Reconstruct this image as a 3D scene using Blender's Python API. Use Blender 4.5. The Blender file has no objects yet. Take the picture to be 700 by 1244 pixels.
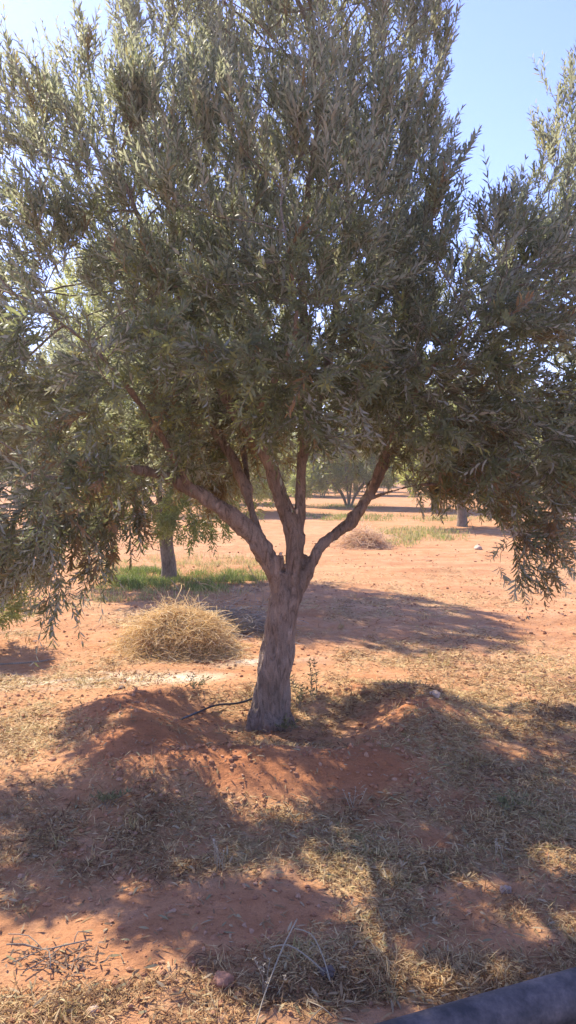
import bpy, bmesh, math, random
import numpy as np
from mathutils import Vector, noise as mnoise

rng = np.random.default_rng(11)
random.seed(5)
scene = bpy.context.scene
COL = scene.collection

# ------------------------------------------------------------------ camera
FPX = 922.0
PITCH = math.radians(3.1)
CAMH = 1.5
FWD = np.array([0, math.cos(PITCH), -math.sin(PITCH)])
UPV = np.array([0, math.sin(PITCH), math.cos(PITCH)])


def ray(px, py):
    return np.array([1.0, 0, 0]) * (px - 350) / FPX + UPV * (622 - py) / FPX + FWD


def P(px, py, Y):
    """point in the place seen at (px, py) at distance Y in front"""
    d = ray(px, py)
    return np.array([0, 0, CAMH]) + d * (Y / d[1])


def G(px, py, z=0.0):
    d = ray(px, py)
    return (np.array([0, 0, CAMH]) + d * ((z - CAMH) / d[2]))[:2]


cam = bpy.data.cameras.new("camera")
cam.sensor_fit = 'VERTICAL'
cam.angle = 2 * math.atan(622 / FPX)
cam.clip_start = 0.05
cam.clip_end = 5000
camo = bpy.data.objects.new("camera", cam)
COL.objects.link(camo)
camo.location = (0, 0, CAMH)
camo.rotation_euler = (math.pi / 2 - PITCH, 0, 0)
scene.camera = camo

# ------------------------------------------------------------------ light
SUN_EL = math.radians(46)
SUN_AZ_LEFT = math.radians(38)          # left of the view direction (+Y)
sd = np.array([-math.sin(SUN_AZ_LEFT) * math.cos(SUN_EL), math.cos(SUN_AZ_LEFT) * math.cos(SUN_EL), math.sin(SUN_EL)])
w = bpy.data.worlds.new("World")
scene.world = w
w.use_nodes = True
nt = w.node_tree
bg = nt.nodes["Background"]
sky = nt.nodes.new("ShaderNodeTexSky")
sky.sky_type = 'NISHITA'
sky.sun_disc = False
sky.sun_elevation = SUN_EL
sky.sun_rotation = math.atan2(sd[0], sd[1])
sky.altitude = 600
sky.air_density = 1.0
sky.dust_density = 0.3
sky.ozone_density = 3.0
tint_n = nt.nodes.new("ShaderNodeMix"); tint_n.data_type = 'RGBA'; tint_n.blend_type = 'MULTIPLY'
tint_n.inputs[0].default_value = 1.0; tint_n.inputs[7].default_value = (0.87, 0.745, 1.02, 1)
nt.links.new(sky.outputs[0], tint_n.inputs[6])
nt.links.new(tint_n.outputs[2], bg.inputs[0])
bg.inputs[1].default_value = 0.15
sun = bpy.data.lights.new("sun", 'SUN')
sun.energy = 3.9
sun.angle = math.radians(0.55)
sun.color = (1.0, 0.91, 0.76)
suno = bpy.data.objects.new("sun", sun)
COL.objects.link(suno)
suno.rotation_euler = Vector(-sd).to_track_quat('-Z', 'Y').to_euler()
suno.location = (-8, 12, 15)

scene.view_settings.view_transform = 'Standard'
scene.view_settings.look = 'None'
scene.view_settings.gamma = 1.0
scene.view_settings.use_curve_mapping = False
scene.view_settings.exposure = 1.4
scene.cycles.max_bounces = 8
scene.cycles.diffuse_bounces = 4
scene.cycles.transmission_bounces = 4
scene.cycles.use_denoising = True


# ------------------------------------------------------------------ noise
def _hash(ix, iy, seed):
    h = (ix.astype(np.int64) * 374761393 + iy.astype(np.int64) * 668265263 + seed * 1442695041) & 0x7fffffff
    h = ((h ^ (h >> 13)) * 1274126177) & 0x7fffffff
    h = h ^ (h >> 16)
    return (h & 0xffff) / 65535.0


def vnoise(x, y, seed=0):
    ix = np.floor(x); iy = np.floor(y)
    fx = x - ix; fy = y - iy
    fx = fx * fx * (3 - 2 * fx); fy = fy * fy * (3 - 2 * fy)
    a = _hash(ix, iy, seed); b = _hash(ix + 1, iy, seed)
    c = _hash(ix, iy + 1, seed); d = _hash(ix + 1, iy + 1, seed)
    return (a * (1 - fx) + b * fx) * (1 - fy) + (c * (1 - fx) + d * fx) * fy


def fbm(x, y, seed=0, octv=4):
    s = 0; a = 0.5
    for i in range(octv):
        s = s + a * vnoise(x * 2 ** i + i * 17.3, y * 2 ** i - i * 9.1, seed + i)
        a *= 0.5
    return s / (1 - 0.5 ** octv)


def blob(x, y, cx, cy, rx, ry):
    return np.exp(-(((x - cx) / rx) ** 2 + ((y - cy) / ry) ** 2))


TX, TY = P(332, 878, 4.5)[0], 4.5


def ring(x, y):
    dx = x - (TX + 0.0); dy = y - (TY - 0.1)
    a = np.arctan2(dy, dx)
    r = np.sqrt(dx * dx + dy * dy)
    R = 0.86 + 0.07 * np.sin(a * 2 + 1) + 0.05 * np.sin(a * 5)
    amp = 0.135 + 0.02 * np.sin(a * 3 + 0.6) - 0.09 * np.clip(np.sin(a - 0.1), 0, 1)
    return amp * np.exp(-((r - R) / 0.29) ** 2) - 0.02 * np.exp(-(r / 0.5) ** 2)


def height(x, y):
    x = np.asarray(x, float); y = np.asarray(y, float)
    near = 1 / (1 + (np.hypot(x, y - 4) / 14) ** 2)
    h = ring(x, y)
    lump = np.clip(ring(x, y) * 8, 0, 1)
    h = h + lump * (0.035 * (fbm(x * 7, y * 7, 41, 3) - .5) + 0.02 * np.abs(fbm(x * 18, y * 18, 43, 2) - .5))
    h = h + 0.07 * blob(x, y, -0.72, 4.15, 0.28, 0.24) + 0.05 * blob(x, y, 0.72, 4.1, 0.25, 0.45)
    h = h + 0.05 * (fbm(x * 0.5, y * 0.5, 3) - 0.5) * near * 1.2
    h = h + 0.030 * (fbm(x * 2.2, y * 2.2, 7) - 0.5) * near
    h = h + 0.022 * (fbm(x * 9, y * 9, 9, 3) - 0.5) * near
    h = h + 0.012 * (fbm(x * 28, y * 28, 13, 2) - 0.5) * near
    far = np.clip((np.hypot(x, y) - 12) / 60, 0, 1)
    h = h + far * 0.5 * (fbm(x * 0.03, y * 0.03, 21, 3) - 0.5)
    # faint plough rows beyond the tree
    rows = np.clip((y - 6.5) / 4, 0, 1) * np.clip((60 - y) / 30, 0, 1)
    h = h + 0.018 * rows * np.sin((y + 0.12 * x) * 7 + 2 * fbm(x * 0.6, y * 0.6, 4))
    return h


# ------------------------------------------------------------------ mesh helpers
def mesh_np(name, V, faces, mat=None, smooth=False, attrs=None, uv=None):
    """faces: list of (M,k) int arrays"""
    me = bpy.data.meshes.new(name)
    V = np.asarray(V, np.float32)
    me.vertices.add(len(V))
    me.vertices.foreach_set("co", V.ravel())
    loops = np.concatenate([f.ravel() for f in faces]).astype(np.int32)
    tot = np.concatenate([np.full(len(f), f.shape[1], np.int32) for f in faces])
    start = np.concatenate([[0], np.cumsum(tot)[:-1]]).astype(np.int32)
    me.loops.add(len(loops))
    me.loops.foreach_set("vertex_index", loops)
    me.polygons.add(len(tot))
    me.polygons.foreach_set("loop_start", start)
    me.polygons.foreach_set("loop_total", tot)
    me.polygons.foreach_set("use_smooth", np.full(len(tot), smooth, bool))
    for k, a in (attrs or {}).items():
        a = np.asarray(a, np.float32)
        at = me.attributes.new(k, 'FLOAT', 'POINT')
        at.data.foreach_set("value", a)
    me.update(calc_edges=True)
    me.validate()
    if mat:
        me.materials.append(mat)
    return me


def link(name, me, parent=None):
    o = bpy.data.objects.new(name, me)
    COL.objects.link(o)
    if parent:
        o.parent = parent
    return o


def empty(name, loc, rz=0):
    o = bpy.data.objects.new(name, None)
    o.empty_display_size = 0.2
    COL.objects.link(o)
    o.location = loc
    o.rotation_euler = (0, 0, rz)
    return o


def tag(o, label=None, cat=None, group=None, kind=None):
    if label: o['label'] = label
    if cat: o['category'] = cat
    if group: o['group'] = group
    if kind: o['kind'] = kind
    return o


class Bag:
    """collects tubes / strips into one mesh"""
    def __init__(s):
        s.V = []; s.F = {3: [], 4: []}; s.n = 0; s.A = []

    def add(s, V, faces, a=0.0):
        V = np.asarray(V, float)
        s.V.append(V)
        for f in faces:
            f = np.asarray(f, int)
            if len(f): s.F[f.shape[1]].append(f + s.n)
        s.A.append(np.full(len(V), a) if np.isscalar(a) else a)
        s.n += len(V)

    def tube(s, pts, rad, sides=6, a=0.0, cap=True):
        pts = np.asarray(pts, float); n = len(pts)
        rad = np.broadcast_to(np.asarray(rad, float), (n,))
        T = np.gradient(pts, axis=0)
        T /= np.linalg.norm(T, axis=1)[:, None] + 1e-9
        ref = np.array([0, 0, 1.0]) if abs(T[0][2]) < 0.9 else np.array([1.0, 0, 0])
        N = np.zeros_like(pts)
        v = ref - T[0] * ref.dot(T[0]); v /= np.linalg.norm(v)
        for i in range(n):
            v = v - T[i] * v.dot(T[i]); v /= np.linalg.norm(v) + 1e-9
            N[i] = v
        B = np.cross(T, N)
        ang = np.arange(sides) / sides * 2 * np.pi
        V = (pts[:, None, :] + rad[:, None, None] * (np.cos(ang)[None, :, None] * N[:, None, :] + np.sin(ang)[None, :, None] * B[:, None, :])).reshape(-1, 3)
        i = np.arange(n - 1)[:, None] * sides; j = np.arange(sides)[None, :]; k = (j + 1) % sides
        F = np.stack([i + j, i + k, i + sides + k, i + sides + j], -1).reshape(-1, 4)
        tris = []
        if cap:
            V = np.vstack([V, pts[0], pts[-1]])
            c0 = n * sides; c1 = c0 + 1; e = (n - 1) * sides
            for q in range(sides):
                tris.append((c0, (q + 1) % sides, q)); tris.append((c1, e + q, e + (q + 1) % sides))
        s.add(V, [F, np.array(tris, int).reshape(-1, 3)], a)

    def build(s, name, mat, parent=None, smooth=True):
        fs = [np.concatenate(v) for v in s.F.values() if v]
        me = mesh_np(name, np.vstack(s.V), fs, mat, smooth, {'tint': np.concatenate(s.A)})
        return link(name, me, parent)


def unit(v):
    return v / (np.linalg.norm(v, axis=-1, keepdims=True) + 1e-9)


# ------------------------------------------------------------------ materials
def mat_new(name):
    m = bpy.data.materials.new(name)
    m.use_nodes = True
    t = m.node_tree
    b = t.nodes["Principled BSDF"]
    return m, t, b


def N(t, kind, **kw):
    n = t.nodes.new(kind)
    for k, v in kw.items():
        if hasattr(n, k): setattr(n, k, v)
        else: n.inputs[k.replace('_', ' ')].default_value = v
    return n


def ramp(t, stops, fac):
    r = t.nodes.new("ShaderNodeValToRGB")
    e = r.color_ramp.elements
    while len(e) < len(stops): e.new(0.5)
    for i, (p, c) in enumerate(stops):
        e[i].position = p; e[i].color = (*c, 1)
    t.links.new(fac, r.inputs[0])
    return r.outputs[0]


def mixc(t, fac, a, b, mode='MIX'):
    n = t.nodes.new("ShaderNodeMix"); n.data_type = 'RGBA'; n.blend_type = mode
    for sock, v in ((0, fac), (6, a), (7, b)):
        if isinstance(v, (int, float)): n.inputs[sock].default_value = v
        elif isinstance(v, tuple): n.inputs[sock].default_value = (*v, 1)
        else: t.links.new(v, n.inputs[sock])
    return n.outputs[2]


def leaf_mat(name, top, under, brown=(0.27, 0.17, 0.085), trans=0.35, transcol=(0.22, 0.28, 0.06), rough=0.42):
    m, t, b = mat_new(name)
    at = N(t, "ShaderNodeAttribute", attribute_name='tint')
    geo = N(t, "ShaderNodeNewGeometry")
    dark = tuple(c * 0.6 for c in top); lite = tuple(min(1, c * 1.5 + 0.01) for c in top)
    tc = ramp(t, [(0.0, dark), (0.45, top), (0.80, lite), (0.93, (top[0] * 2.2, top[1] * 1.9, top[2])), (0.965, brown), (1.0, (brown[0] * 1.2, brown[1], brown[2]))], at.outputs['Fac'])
    uc = ramp(t, [(0.0, tuple(c * 0.75 for c in under)), (0.9, under), (0.965, brown), (1.0, brown)], at.outputs['Fac'])
    c = mixc(t, geo.outputs['Backfacing'], tc, uc)
    t.links.new(c, b.inputs['Base Color'])
    b.inputs['Roughness'].default_value = rough
    b.inputs['Specular IOR Level'].default_value = 0.42
    tr = N(t, "ShaderNodeBsdfTranslucent")
    tcol = mixc(t, 0.5, c, transcol)
    t.links.new(tcol, tr.inputs[0])
    ms = N(t, "ShaderNodeMixShader")
    ms.inputs[0].default_value = trans
    t.links.new(b.outputs[0], ms.inputs[1]); t.links.new(tr.outputs[0], ms.inputs[2])
    t.links.new(ms.outputs[0], t.nodes["Material Output"].inputs[0])
    return m


def blade_mat(name, cols, trans=0.25, rough=0.6):
    m, t, b = mat_new(name)
    at = N(t, "ShaderNodeAttribute", attribute_name='tint')
    n = len(cols)
    c = ramp(t, [(i / (n - 1), col) for i, col in enumerate(cols)], at.outputs['Fac'])
    t.links.new(c, b.inputs['Base Color'])
    b.inputs['Roughness'].default_value = rough
    b.inputs['Specular IOR Level'].default_value = 0.18
    tr = N(t, "ShaderNodeBsdfTranslucent"); t.links.new(c, tr.inputs[0])
    ms = N(t, "ShaderNodeMixShader"); ms.inputs[0].default_value = trans
    t.links.new(b.outputs[0], ms.inputs[1]); t.links.new(tr.outputs[0], ms.inputs[2])
    t.links.new(ms.outputs[0], t.nodes["Material Output"].inputs[0])
    return m


def bark_mat(name, ca, cb, cc, scale=1.0, bump=0.6):
    m, t, b = mat_new(name)
    tc = N(t, "ShaderNodeTexCoord")
    mp = N(t, "ShaderNodeMapping"); mp.inputs['Scale'].default_value = (22 * scale, 22 * scale, 5.0 * scale)
    t.links.new(tc.outputs['Object'], mp.inputs[0])
    n0 = N(t, "ShaderNodeTexNoise"); n0.inputs['Scale'].default_value = 1.0; n0.inputs['Detail'].default_value = 6; n0.inputs['Distortion'].default_value = 0.8
    t.links.new(mp.outputs[0], n0.inputs[0])
    mp2 = N(t, "ShaderNodeMapping"); mp2.inputs['Scale'].default_value = (48 * scale, 48 * scale, 12.0 * scale)
    t.links.new(tc.outputs['Object'], mp2.inputs[0])
    vo = N(t, "ShaderNodeTexNoise"); vo.inputs['Scale'].default_value = 1.0; vo.inputs['Detail'].default_value = 8; vo.inputs['Roughness'].default_value = 0.65; vo.inputs['Distortion'].default_value = 1.2
    t.links.new(mp2.outputs[0], vo.inputs[0])
    n1 = N(t, "ShaderNodeTexNoise"); n1.inputs['Scale'].default_value = 5; n1.inputs['Detail'].default_value = 4
    t.links.new(tc.outputs['Object'], n1.inputs[0])
    n2 = N(t, "ShaderNodeTexNoise"); n2.inputs['Scale'].default_value = 160; n2.inputs['Detail'].default_value = 3
    t.links.new(tc.outputs['Object'], n2.inputs[0])
    c1 = ramp(t, [(0.25, ca), (0.5, cb), (0.75, cc)], n1.outputs[0])
    crack = ramp(t, [(0.36, (0.35, 0.32, 0.30)), (0.46, (0.88, 0.88, 0.88)), (0.62, (1.2, 1.2, 1.2))], vo.outputs[0])
    c2 = mixc(t, 0.75, c1, crack, 'MULTIPLY')
    c3 = mixc(t, 0.35, c2, ramp(t, [(0.3, (0.5, 0.5, 0.5)), (0.7, (1.3, 1.3, 1.3))], n2.outputs[0]), 'MULTIPLY')
    t.links.new(c3, b.inputs['Base Color'])
    b.inputs['Roughness'].default_value = 0.9
    b.inputs['Specular IOR Level'].default_value = 0.2
    ad = N(t, "ShaderNodeMath", operation='MULTIPLY_ADD'); ad.inputs[1].default_value = 0.35
    t.links.new(n0.outputs[0], ad.inputs[0])
    mn = N(t, "ShaderNodeMath", operation='MINIMUM'); mn.inputs[1].default_value = 0.6
    t.links.new(vo.outputs[0], mn.inputs[0]); t.links.new(mn.outputs[0], ad.inputs[2])
    ad2 = N(t, "ShaderNodeMath", operation='MULTIPLY_ADD'); ad2.inputs[1].default_value = 0.1
    t.links.new(n2.outputs[0], ad2.inputs[0]); t.links.new(ad.outputs[0], ad2.inputs[2])
    bp = N(t, "ShaderNodeBump"); bp.inputs['Strength'].default_value = bump; bp.inputs['Distance'].default_value = 0.03
    t.links.new(ad2.outputs[0], bp.inputs['Height'])
    t.links.new(bp.outputs[0], b.inputs['Normal'])
    return m


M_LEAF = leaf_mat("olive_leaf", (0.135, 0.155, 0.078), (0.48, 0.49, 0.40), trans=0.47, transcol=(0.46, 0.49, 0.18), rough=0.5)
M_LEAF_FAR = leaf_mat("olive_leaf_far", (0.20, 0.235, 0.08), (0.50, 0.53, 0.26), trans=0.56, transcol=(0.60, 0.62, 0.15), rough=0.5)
M_BARK = bark_mat("olive_bark", (0.24, 0.165, 0.11), (0.33, 0.235, 0.163), (0.45, 0.35, 0.26), 0.8, 1.0)
M_BARK_FAR = bark_mat("olive_bark_far", (0.17, 0.13, 0.10), (0.24, 0.19, 0.14), (0.30, 0.25, 0.2), 0.8)
M_TWIG = bark_mat("twig_bark", (0.18, 0.14, 0.10), (0.27, 0.22, 0.16), (0.36, 0.31, 0.24), 3, 0.3)
M_STRAW = blade_mat("straw", [(0.36, 0.24, 0.10), (0.66, 0.45, 0.20), (0.80, 0.60, 0.31), (0.86, 0.72, 0.47)], 0.3)
M_LITTER = blade_mat("dry_litter", [(0.14, 0.065, 0.03), (0.33, 0.18, 0.075), (0.50, 0.32, 0.14), (0.68, 0.50, 0.24), (0.42, 0.32, 0.12), (0.24, 0.22, 0.08)], 0.2)
M_GRASS = blade_mat("green_grass", [(0.10, 0.15, 0.035), (0.19, 0.26, 0.06), (0.30, 0.33, 0.09), (0.50, 0.44, 0.18), (0.58, 0.44, 0.24)], 0.4)
M_DRYSTALK = blade_mat("dry_stalk", [(0.42, 0.34, 0.22), (0.60, 0.52, 0.38)], 0.1)


def simple(name, c, rough=0.8, var=0.4, scale=30, bump=0.3, dist=0.01):
    m, t, b = mat_new(name)
    tc = N(t, "ShaderNodeTexCoord")
    n0 = N(t, "ShaderNodeTexNoise"); n0.inputs['Scale'].default_value = scale; n0.inputs['Detail'].default_value = 6
    t.links.new(tc.outputs['Object'], n0.inputs[0])
    col = ramp(t, [(0.3, tuple(k * (1 - var) for k in c)), (0.7, tuple(min(1, k * (1 + var)) for k in c))], n0.outputs[0])
    t.links.new(col, b.inputs['Base Color'])
    b.inputs['Roughness'].default_value = rough
    bp = N(t, "ShaderNodeBump"); bp.inputs['Strength'].default_value = bump; bp.inputs['Distance'].default_value = dist
    t.links.new(n0.outputs[0], bp.inputs['Height']); t.links.new(bp.outputs[0], b.inputs['Normal'])
    return m


# soil
def soil_mat():
    m, t, b = mat_new("red_soil")
    tc = N(t, "ShaderNodeTexCoord")
    def nz(scale, det=5, rough=0.55, dist=0.0):
        n = N(t, "ShaderNodeTexNoise"); n.inputs['Scale'].default_value = scale; n.inputs['Detail'].default_value = det
        n.inputs['Roughness'].default_value = rough; n.inputs['Distortion'].default_value = dist
        t.links.new(tc.outputs['Object'], n.inputs[0]); return n.outputs[0]
    big = nz(0.7, 5); mid = nz(4.5, 6, 0.6, 0.4); fine = nz(45, 6, 0.7); vf = nz(260, 3, 0.7)
    c1 = ramp(t, [(0.30, (0.45, 0.20, 0.085)), (0.5, (0.52, 0.265, 0.125)), (0.72, (0.56, 0.33, 0.18))], big)
    c2 = ramp(t, [(0.28, (0.37, 0.145, 0.06)), (0.5, (0.52, 0.26, 0.12)), (0.75, (0.60, 0.39, 0.23))], mid)
    c = mixc(t, 0.5, c1, c2)
    mps = N(t, "ShaderNodeMapping"); mps.inputs['Scale'].default_value = (0.5, 2.6, 1); mps.inputs['Rotation'].default_value = (0, 0, 0.1)
    t.links.new(tc.outputs['Object'], mps.inputs[0])
    ns = N(t, "ShaderNodeTexNoise"); ns.inputs['Scale'].default_value = 1.0; ns.inputs['Detail'].default_value = 9; ns.inputs['Roughness'].default_value = 0.72
    t.links.new(mps.outputs[0], ns.inputs[0])
    c = mixc(t, 0.75, c, ramp(t, [(0.32, (0.62, 0.55, 0.50)), (0.5, (0.95, 0.92, 0.90)), (0.66, (1.12, 1.12, 1.12))], ns.outputs[0]), 'MULTIPLY')
    red = N(t, "ShaderNodeAttribute", attribute_name='red')
    c = mixc(t, red.outputs['Fac'], c, mixc(t, mid, (0.38, 0.135, 0.055), (0.52, 0.23, 0.10)))
    straw = N(t, "ShaderNodeAttribute", attribute_name='straw')
    pale = mixc(t, fine, (0.36, 0.23, 0.10), (0.64, 0.48, 0.26))
    sf = N(t, "ShaderNodeMath", operation='MULTIPLY', use_clamp=True); sf.inputs[1].default_value = 1.6
    t.links.new(straw.outputs['Fac'], sf.inputs[0])
    mf = N(t, "ShaderNodeMath", operation='MULTIPLY'); t.links.new(sf.outputs[0], mf.inputs[0])
    st2 = ramp(t, [(0.38, (0, 0, 0)), (0.56, (1, 1, 1))], nz(22, 6, 0.75))
    t.links.new(st2, mf.inputs[1])
    c = mixc(t, mf.outputs[0], c, pale)
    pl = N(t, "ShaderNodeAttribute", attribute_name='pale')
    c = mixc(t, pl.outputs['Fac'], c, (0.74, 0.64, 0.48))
    sp = ramp(t, [(0.0, (0.45, 0.40, 0.36)), (0.36, (0.72, 0.70, 0.68)), (0.46, (1, 1, 1)), (0.66, (1.0, 1.0, 1.0)), (0.82, (1.25, 1.25, 1.25))], fine)
    c = mixc(t, 0.8, c, sp, 'MULTIPLY')
    sp2 = ramp(t, [(0.3, (0.75, 0.75, 0.75)), (0.7, (1.18, 1.18, 1.18))], vf)
    c = mixc(t, 0.7, c, sp2, 'MULTIPLY')
    t.links.new(c, b.inputs['Base Color'])
    b.inputs['Roughness'].default_value = 0.95
    b.inputs['Specular IOR Level'].default_value = 0.15
    a1 = N(t, "ShaderNodeMath", operation='MULTIPLY_ADD'); a1.inputs[1].default_value = 0.25
    t.links.new(vf, a1.inputs[0]); t.links.new(fine, a1.inputs[2])
    bp = N(t, "ShaderNodeBump"); bp.inputs['Strength'].default_value = 0.7; bp.inputs['Distance'].default_value = 0.02
    t.links.new(a1.outputs[0], bp.inputs['Height']); t.links.new(bp.outputs[0], b.inputs['Normal'])
    return m


# ------------------------------------------------------------------ ground
def axis(lo, hi, step, growth, far_lo, far_hi):
    a = list(np.arange(lo, hi, step))
    s = step; v = a[-1]
    while v < far_hi:
        s *= growth; v += s; a.append(v)
    s = step; v = a[0]; b = []
    while v > far_lo:
        s *= growth; v -= s; b.append(v)
    return np.array(b[::-1] + a)


def litter_density(x, y):
    """how much cut dry grass lies at a spot (0..1)"""
    n = fbm(x * 1.3 + 5, y * 1.3, 31, 4)
    n2 = fbm(x * 5, y * 5, 37, 3)
    d = np.clip((n - 0.40) * 4.5, 0, 1) * 0.55
    def bb(px, py, rx, ry, s):
        g = G(px, py)
        return s * blob(x, y, g[0], g[1], rx, ry)
    add = (bb(150, 1020, .65, .42, .9) + bb(560, 1010, .85, .40, .9) + bb(600, 1100, .5, .3, .8) + bb(620, 930, .8, .5, .7) +
           bb(440, 1060, .22, .24, .8) + bb(330, 1200, .35, .14, .9) + bb(60, 1220, .4, .12, .7) + bb(480, 1180, .5, .2, .8) +
           bb(600, 850, 1.3, .45, .6) + bb(20, 900, .6, .5, .7) + bb(330, 905, .5, .25, .5) + bb(60, 825, 1.1, .22, .9) + bb(250, 860, .3, .3, .4))
    sub = (bb(300, 1095, .35, .14, 1.0) + bb(70, 1150, .42, .13, .8) + bb(380, 950, .5, .22, 1.3) + bb(170, 875, .4, .22, 1.1) +
           bb(230, 925, .4, .15, .8) + bb(540, 760, 1.6, .8, .15) + bb(480, 880, .2, .3, .9) + bb(480, 1230, .3, .1, .8) +
           bb(600, 1080, .35, .08, .5) + bb(450, 820, 1.2, .25, .3))
    d = (d + add * 0.85 - sub - 0.05) * np.clip(-0.7 + 3.0 * n2, 0.03, 1.3)
    fade = np.clip((14 - y) / 7, 0.12, 1)
    return np.clip(d, 0, 1) * fade


xs = axis(-2.6, 2.6, 0.02, 1.06, -900, 900)
ys = axis(1.3, 7.5, 0.02, 1.05, -60, 1500)
X, Y = np.meshgrid(xs, ys)
Zg = height(X, Y)
nx, ny = len(xs), len(ys)
V = np.stack([X.ravel(), Y.ravel(), Zg.ravel()], 1)
i = (np.arange(ny - 1)[:, None] * nx + np.arange(nx - 1)[None, :]).ravel()
F = np.stack([i, i + 1, i + nx + 1, i + nx], 1)
xr, yr = X.ravel(), Y.ravel()
red = np.clip(ring(xr, yr) * 7 + 0.9 * blob(xr, yr, -0.72, 4.15, 0.4, 0.35) + 0.5 * blob(xr, yr, *G(400, 960), .6, .3) + 0.6 * blob(xr, yr, *G(300, 1110), .6, .25) - 0.0, 0, 1) * (0.5 + 0.7 * fbm(xr * 4, yr * 4, 51))
straw = litter_density(xr, yr)
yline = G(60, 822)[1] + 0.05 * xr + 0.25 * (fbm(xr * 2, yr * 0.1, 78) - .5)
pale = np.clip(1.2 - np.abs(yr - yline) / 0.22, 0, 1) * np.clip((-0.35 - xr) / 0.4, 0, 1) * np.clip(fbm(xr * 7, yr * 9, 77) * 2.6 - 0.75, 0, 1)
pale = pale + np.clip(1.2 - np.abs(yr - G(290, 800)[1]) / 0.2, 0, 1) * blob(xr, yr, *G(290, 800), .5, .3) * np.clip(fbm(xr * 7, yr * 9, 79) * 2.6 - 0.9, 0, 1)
ground = link("ground", mesh_np("ground", V, [F], soil_mat(), True, {'red': np.clip(red, 0, 1), 'straw': np.clip(straw, 0, 1), 'pale': np.clip(pale, 0, .85)}))
tag(ground, 'orange red sandy orchard soil', None, None, 'structure')


def gh(x, y):
    return float(height(np.array([x]), np.array([y]))[0])


# ------------------------------------------------------------------ blades
def blades(n_pts, base, ang, length, width, rise, bend, tint, mat, name, lift=0.0):
    """curved flat blades. base (n,3), ang heading, rise pitch angle at the base, bend curvature"""
    n = len(base)
    seg = 3
    dirx = np.cos(ang); diry = np.sin(ang)
    side = np.stack([-diry, dirx, np.zeros(n)], 1)
    roll = rng.normal(0, 0.5, n)
    side = side * np.cos(roll)[:, None]; side[:, 2] = np.sin(roll)
    pts = [base]
    p = base.copy()
    for k in range(seg):
        pit = rise - bend * (k + 0.5) / seg
        d = np.stack([dirx * np.cos(pit), diry * np.cos(pit), np.sin(pit)], 1)
        p = p + d * (length / seg)[:, None]
        pts.append(p)
    wk = [0.6, 1.0, 0.8, 0.08]
    Vs = []
    for k, q in enumerate(pts):
        Vs.append(q - side * (width * wk[k] / 2)[:, None]); Vs.append(q + side * (width * wk[k] / 2)[:, None])
    V = np.stack(Vs, 1).reshape(-1, 3)
    b0 = (np.arange(n) * 8)[:, None]
    F = np.concatenate([b0 + np.array([[2 * k, 2 * k + 1, 2 * k + 3, 2 * k + 2]]) for k in range(seg)])
    return mesh_np(name, V, [F], mat, False, {'tint': np.repeat(tint, 8)})


def sample_ground(n, x0, x1, y0, y1, dens, near_pow=1.0):
    out = np.zeros((0, 2))
    while len(out) < n:
        m = 200000
        y = y0 * (y1 / y0) ** rng.random(m) if near_pow else rng.uniform(y0, y1, m)
        half = 0.42 * y + 0.25
        x = rng.uniform(-1, 1, m) * half
        keep = (rng.random(m) < dens(x, y)) & (x > x0) & (x < x1)
        out = np.vstack([out, np.stack([x, y], 1)[keep]])
    return out[:n]


NL = 84000
q = sample_ground(NL, -6, 6, 1.75, 14.0, litter_density)
sc_near = np.clip(q[:, 1] / 3.2, 0.7, 2.0)
hz = height(q[:, 0], q[:, 1])
L = rng.uniform(0.014, 0.05, NL) * (0.8 + 0.25 * sc_near)
Wd = rng.uniform(0.0022, 0.0048, NL) * sc_near ** 0.8
clump = fbm(q[:, 0] * 3, q[:, 1] * 3, 61)
ang = rng.uniform(0, 2 * np.pi, NL)
tint = np.clip(rng.normal(0.34, 0.2, NL) + (clump - 0.5) * 0.9 + (rng.random(NL) < 0.06) * 0.4, 0, 1)
base = np.stack([q[:, 0], q[:, 1], hz + rng.uniform(0.0, 0.014, NL)], 1)
link_l = link("dry_grass", blades(NL, base, ang, L, Wd, np.abs(rng.normal(0.12, 0.28, NL)), rng.uniform(-0.1, 0.9, NL), tint, M_LITTER, "dry_grass"))
tag(link_l, 'flattened khaki dry grass and fallen leaves littering the soil', None, None, 'stuff')

# fallen olive leaves
nfl = 6500
fq = sample_ground(nfl, -4, 4, 1.75, 7.5, lambda x, y: np.clip(0.12 + 0.6 * litter_density(x, y), 0, 1) * np.exp(-((x - 0) ** 2 + (y - 3.6) ** 2) / 6))
fb = np.stack([fq[:, 0], fq[:, 1], height(fq[:, 0], fq[:, 1]) + rng.uniform(.002, .014, nfl)], 1)
fa = rng.uniform(0, 6.28, nfl); fp = rng.normal(0.05, .25, nfl)
fd = np.stack([np.cos(fa) * np.cos(fp), np.sin(fa) * np.cos(fp), np.sin(fp)], 1)
FALLEN = (fb, fd, unit(np.stack([rng.normal(0, .45, nfl), rng.normal(0, .45, nfl), np.ones(nfl)], 1)), rng.uniform(.025, .05, nfl), rng.uniform(.005, .010, nfl), rng.uniform(-.2, .35, nfl), rng.random(nfl))

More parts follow.
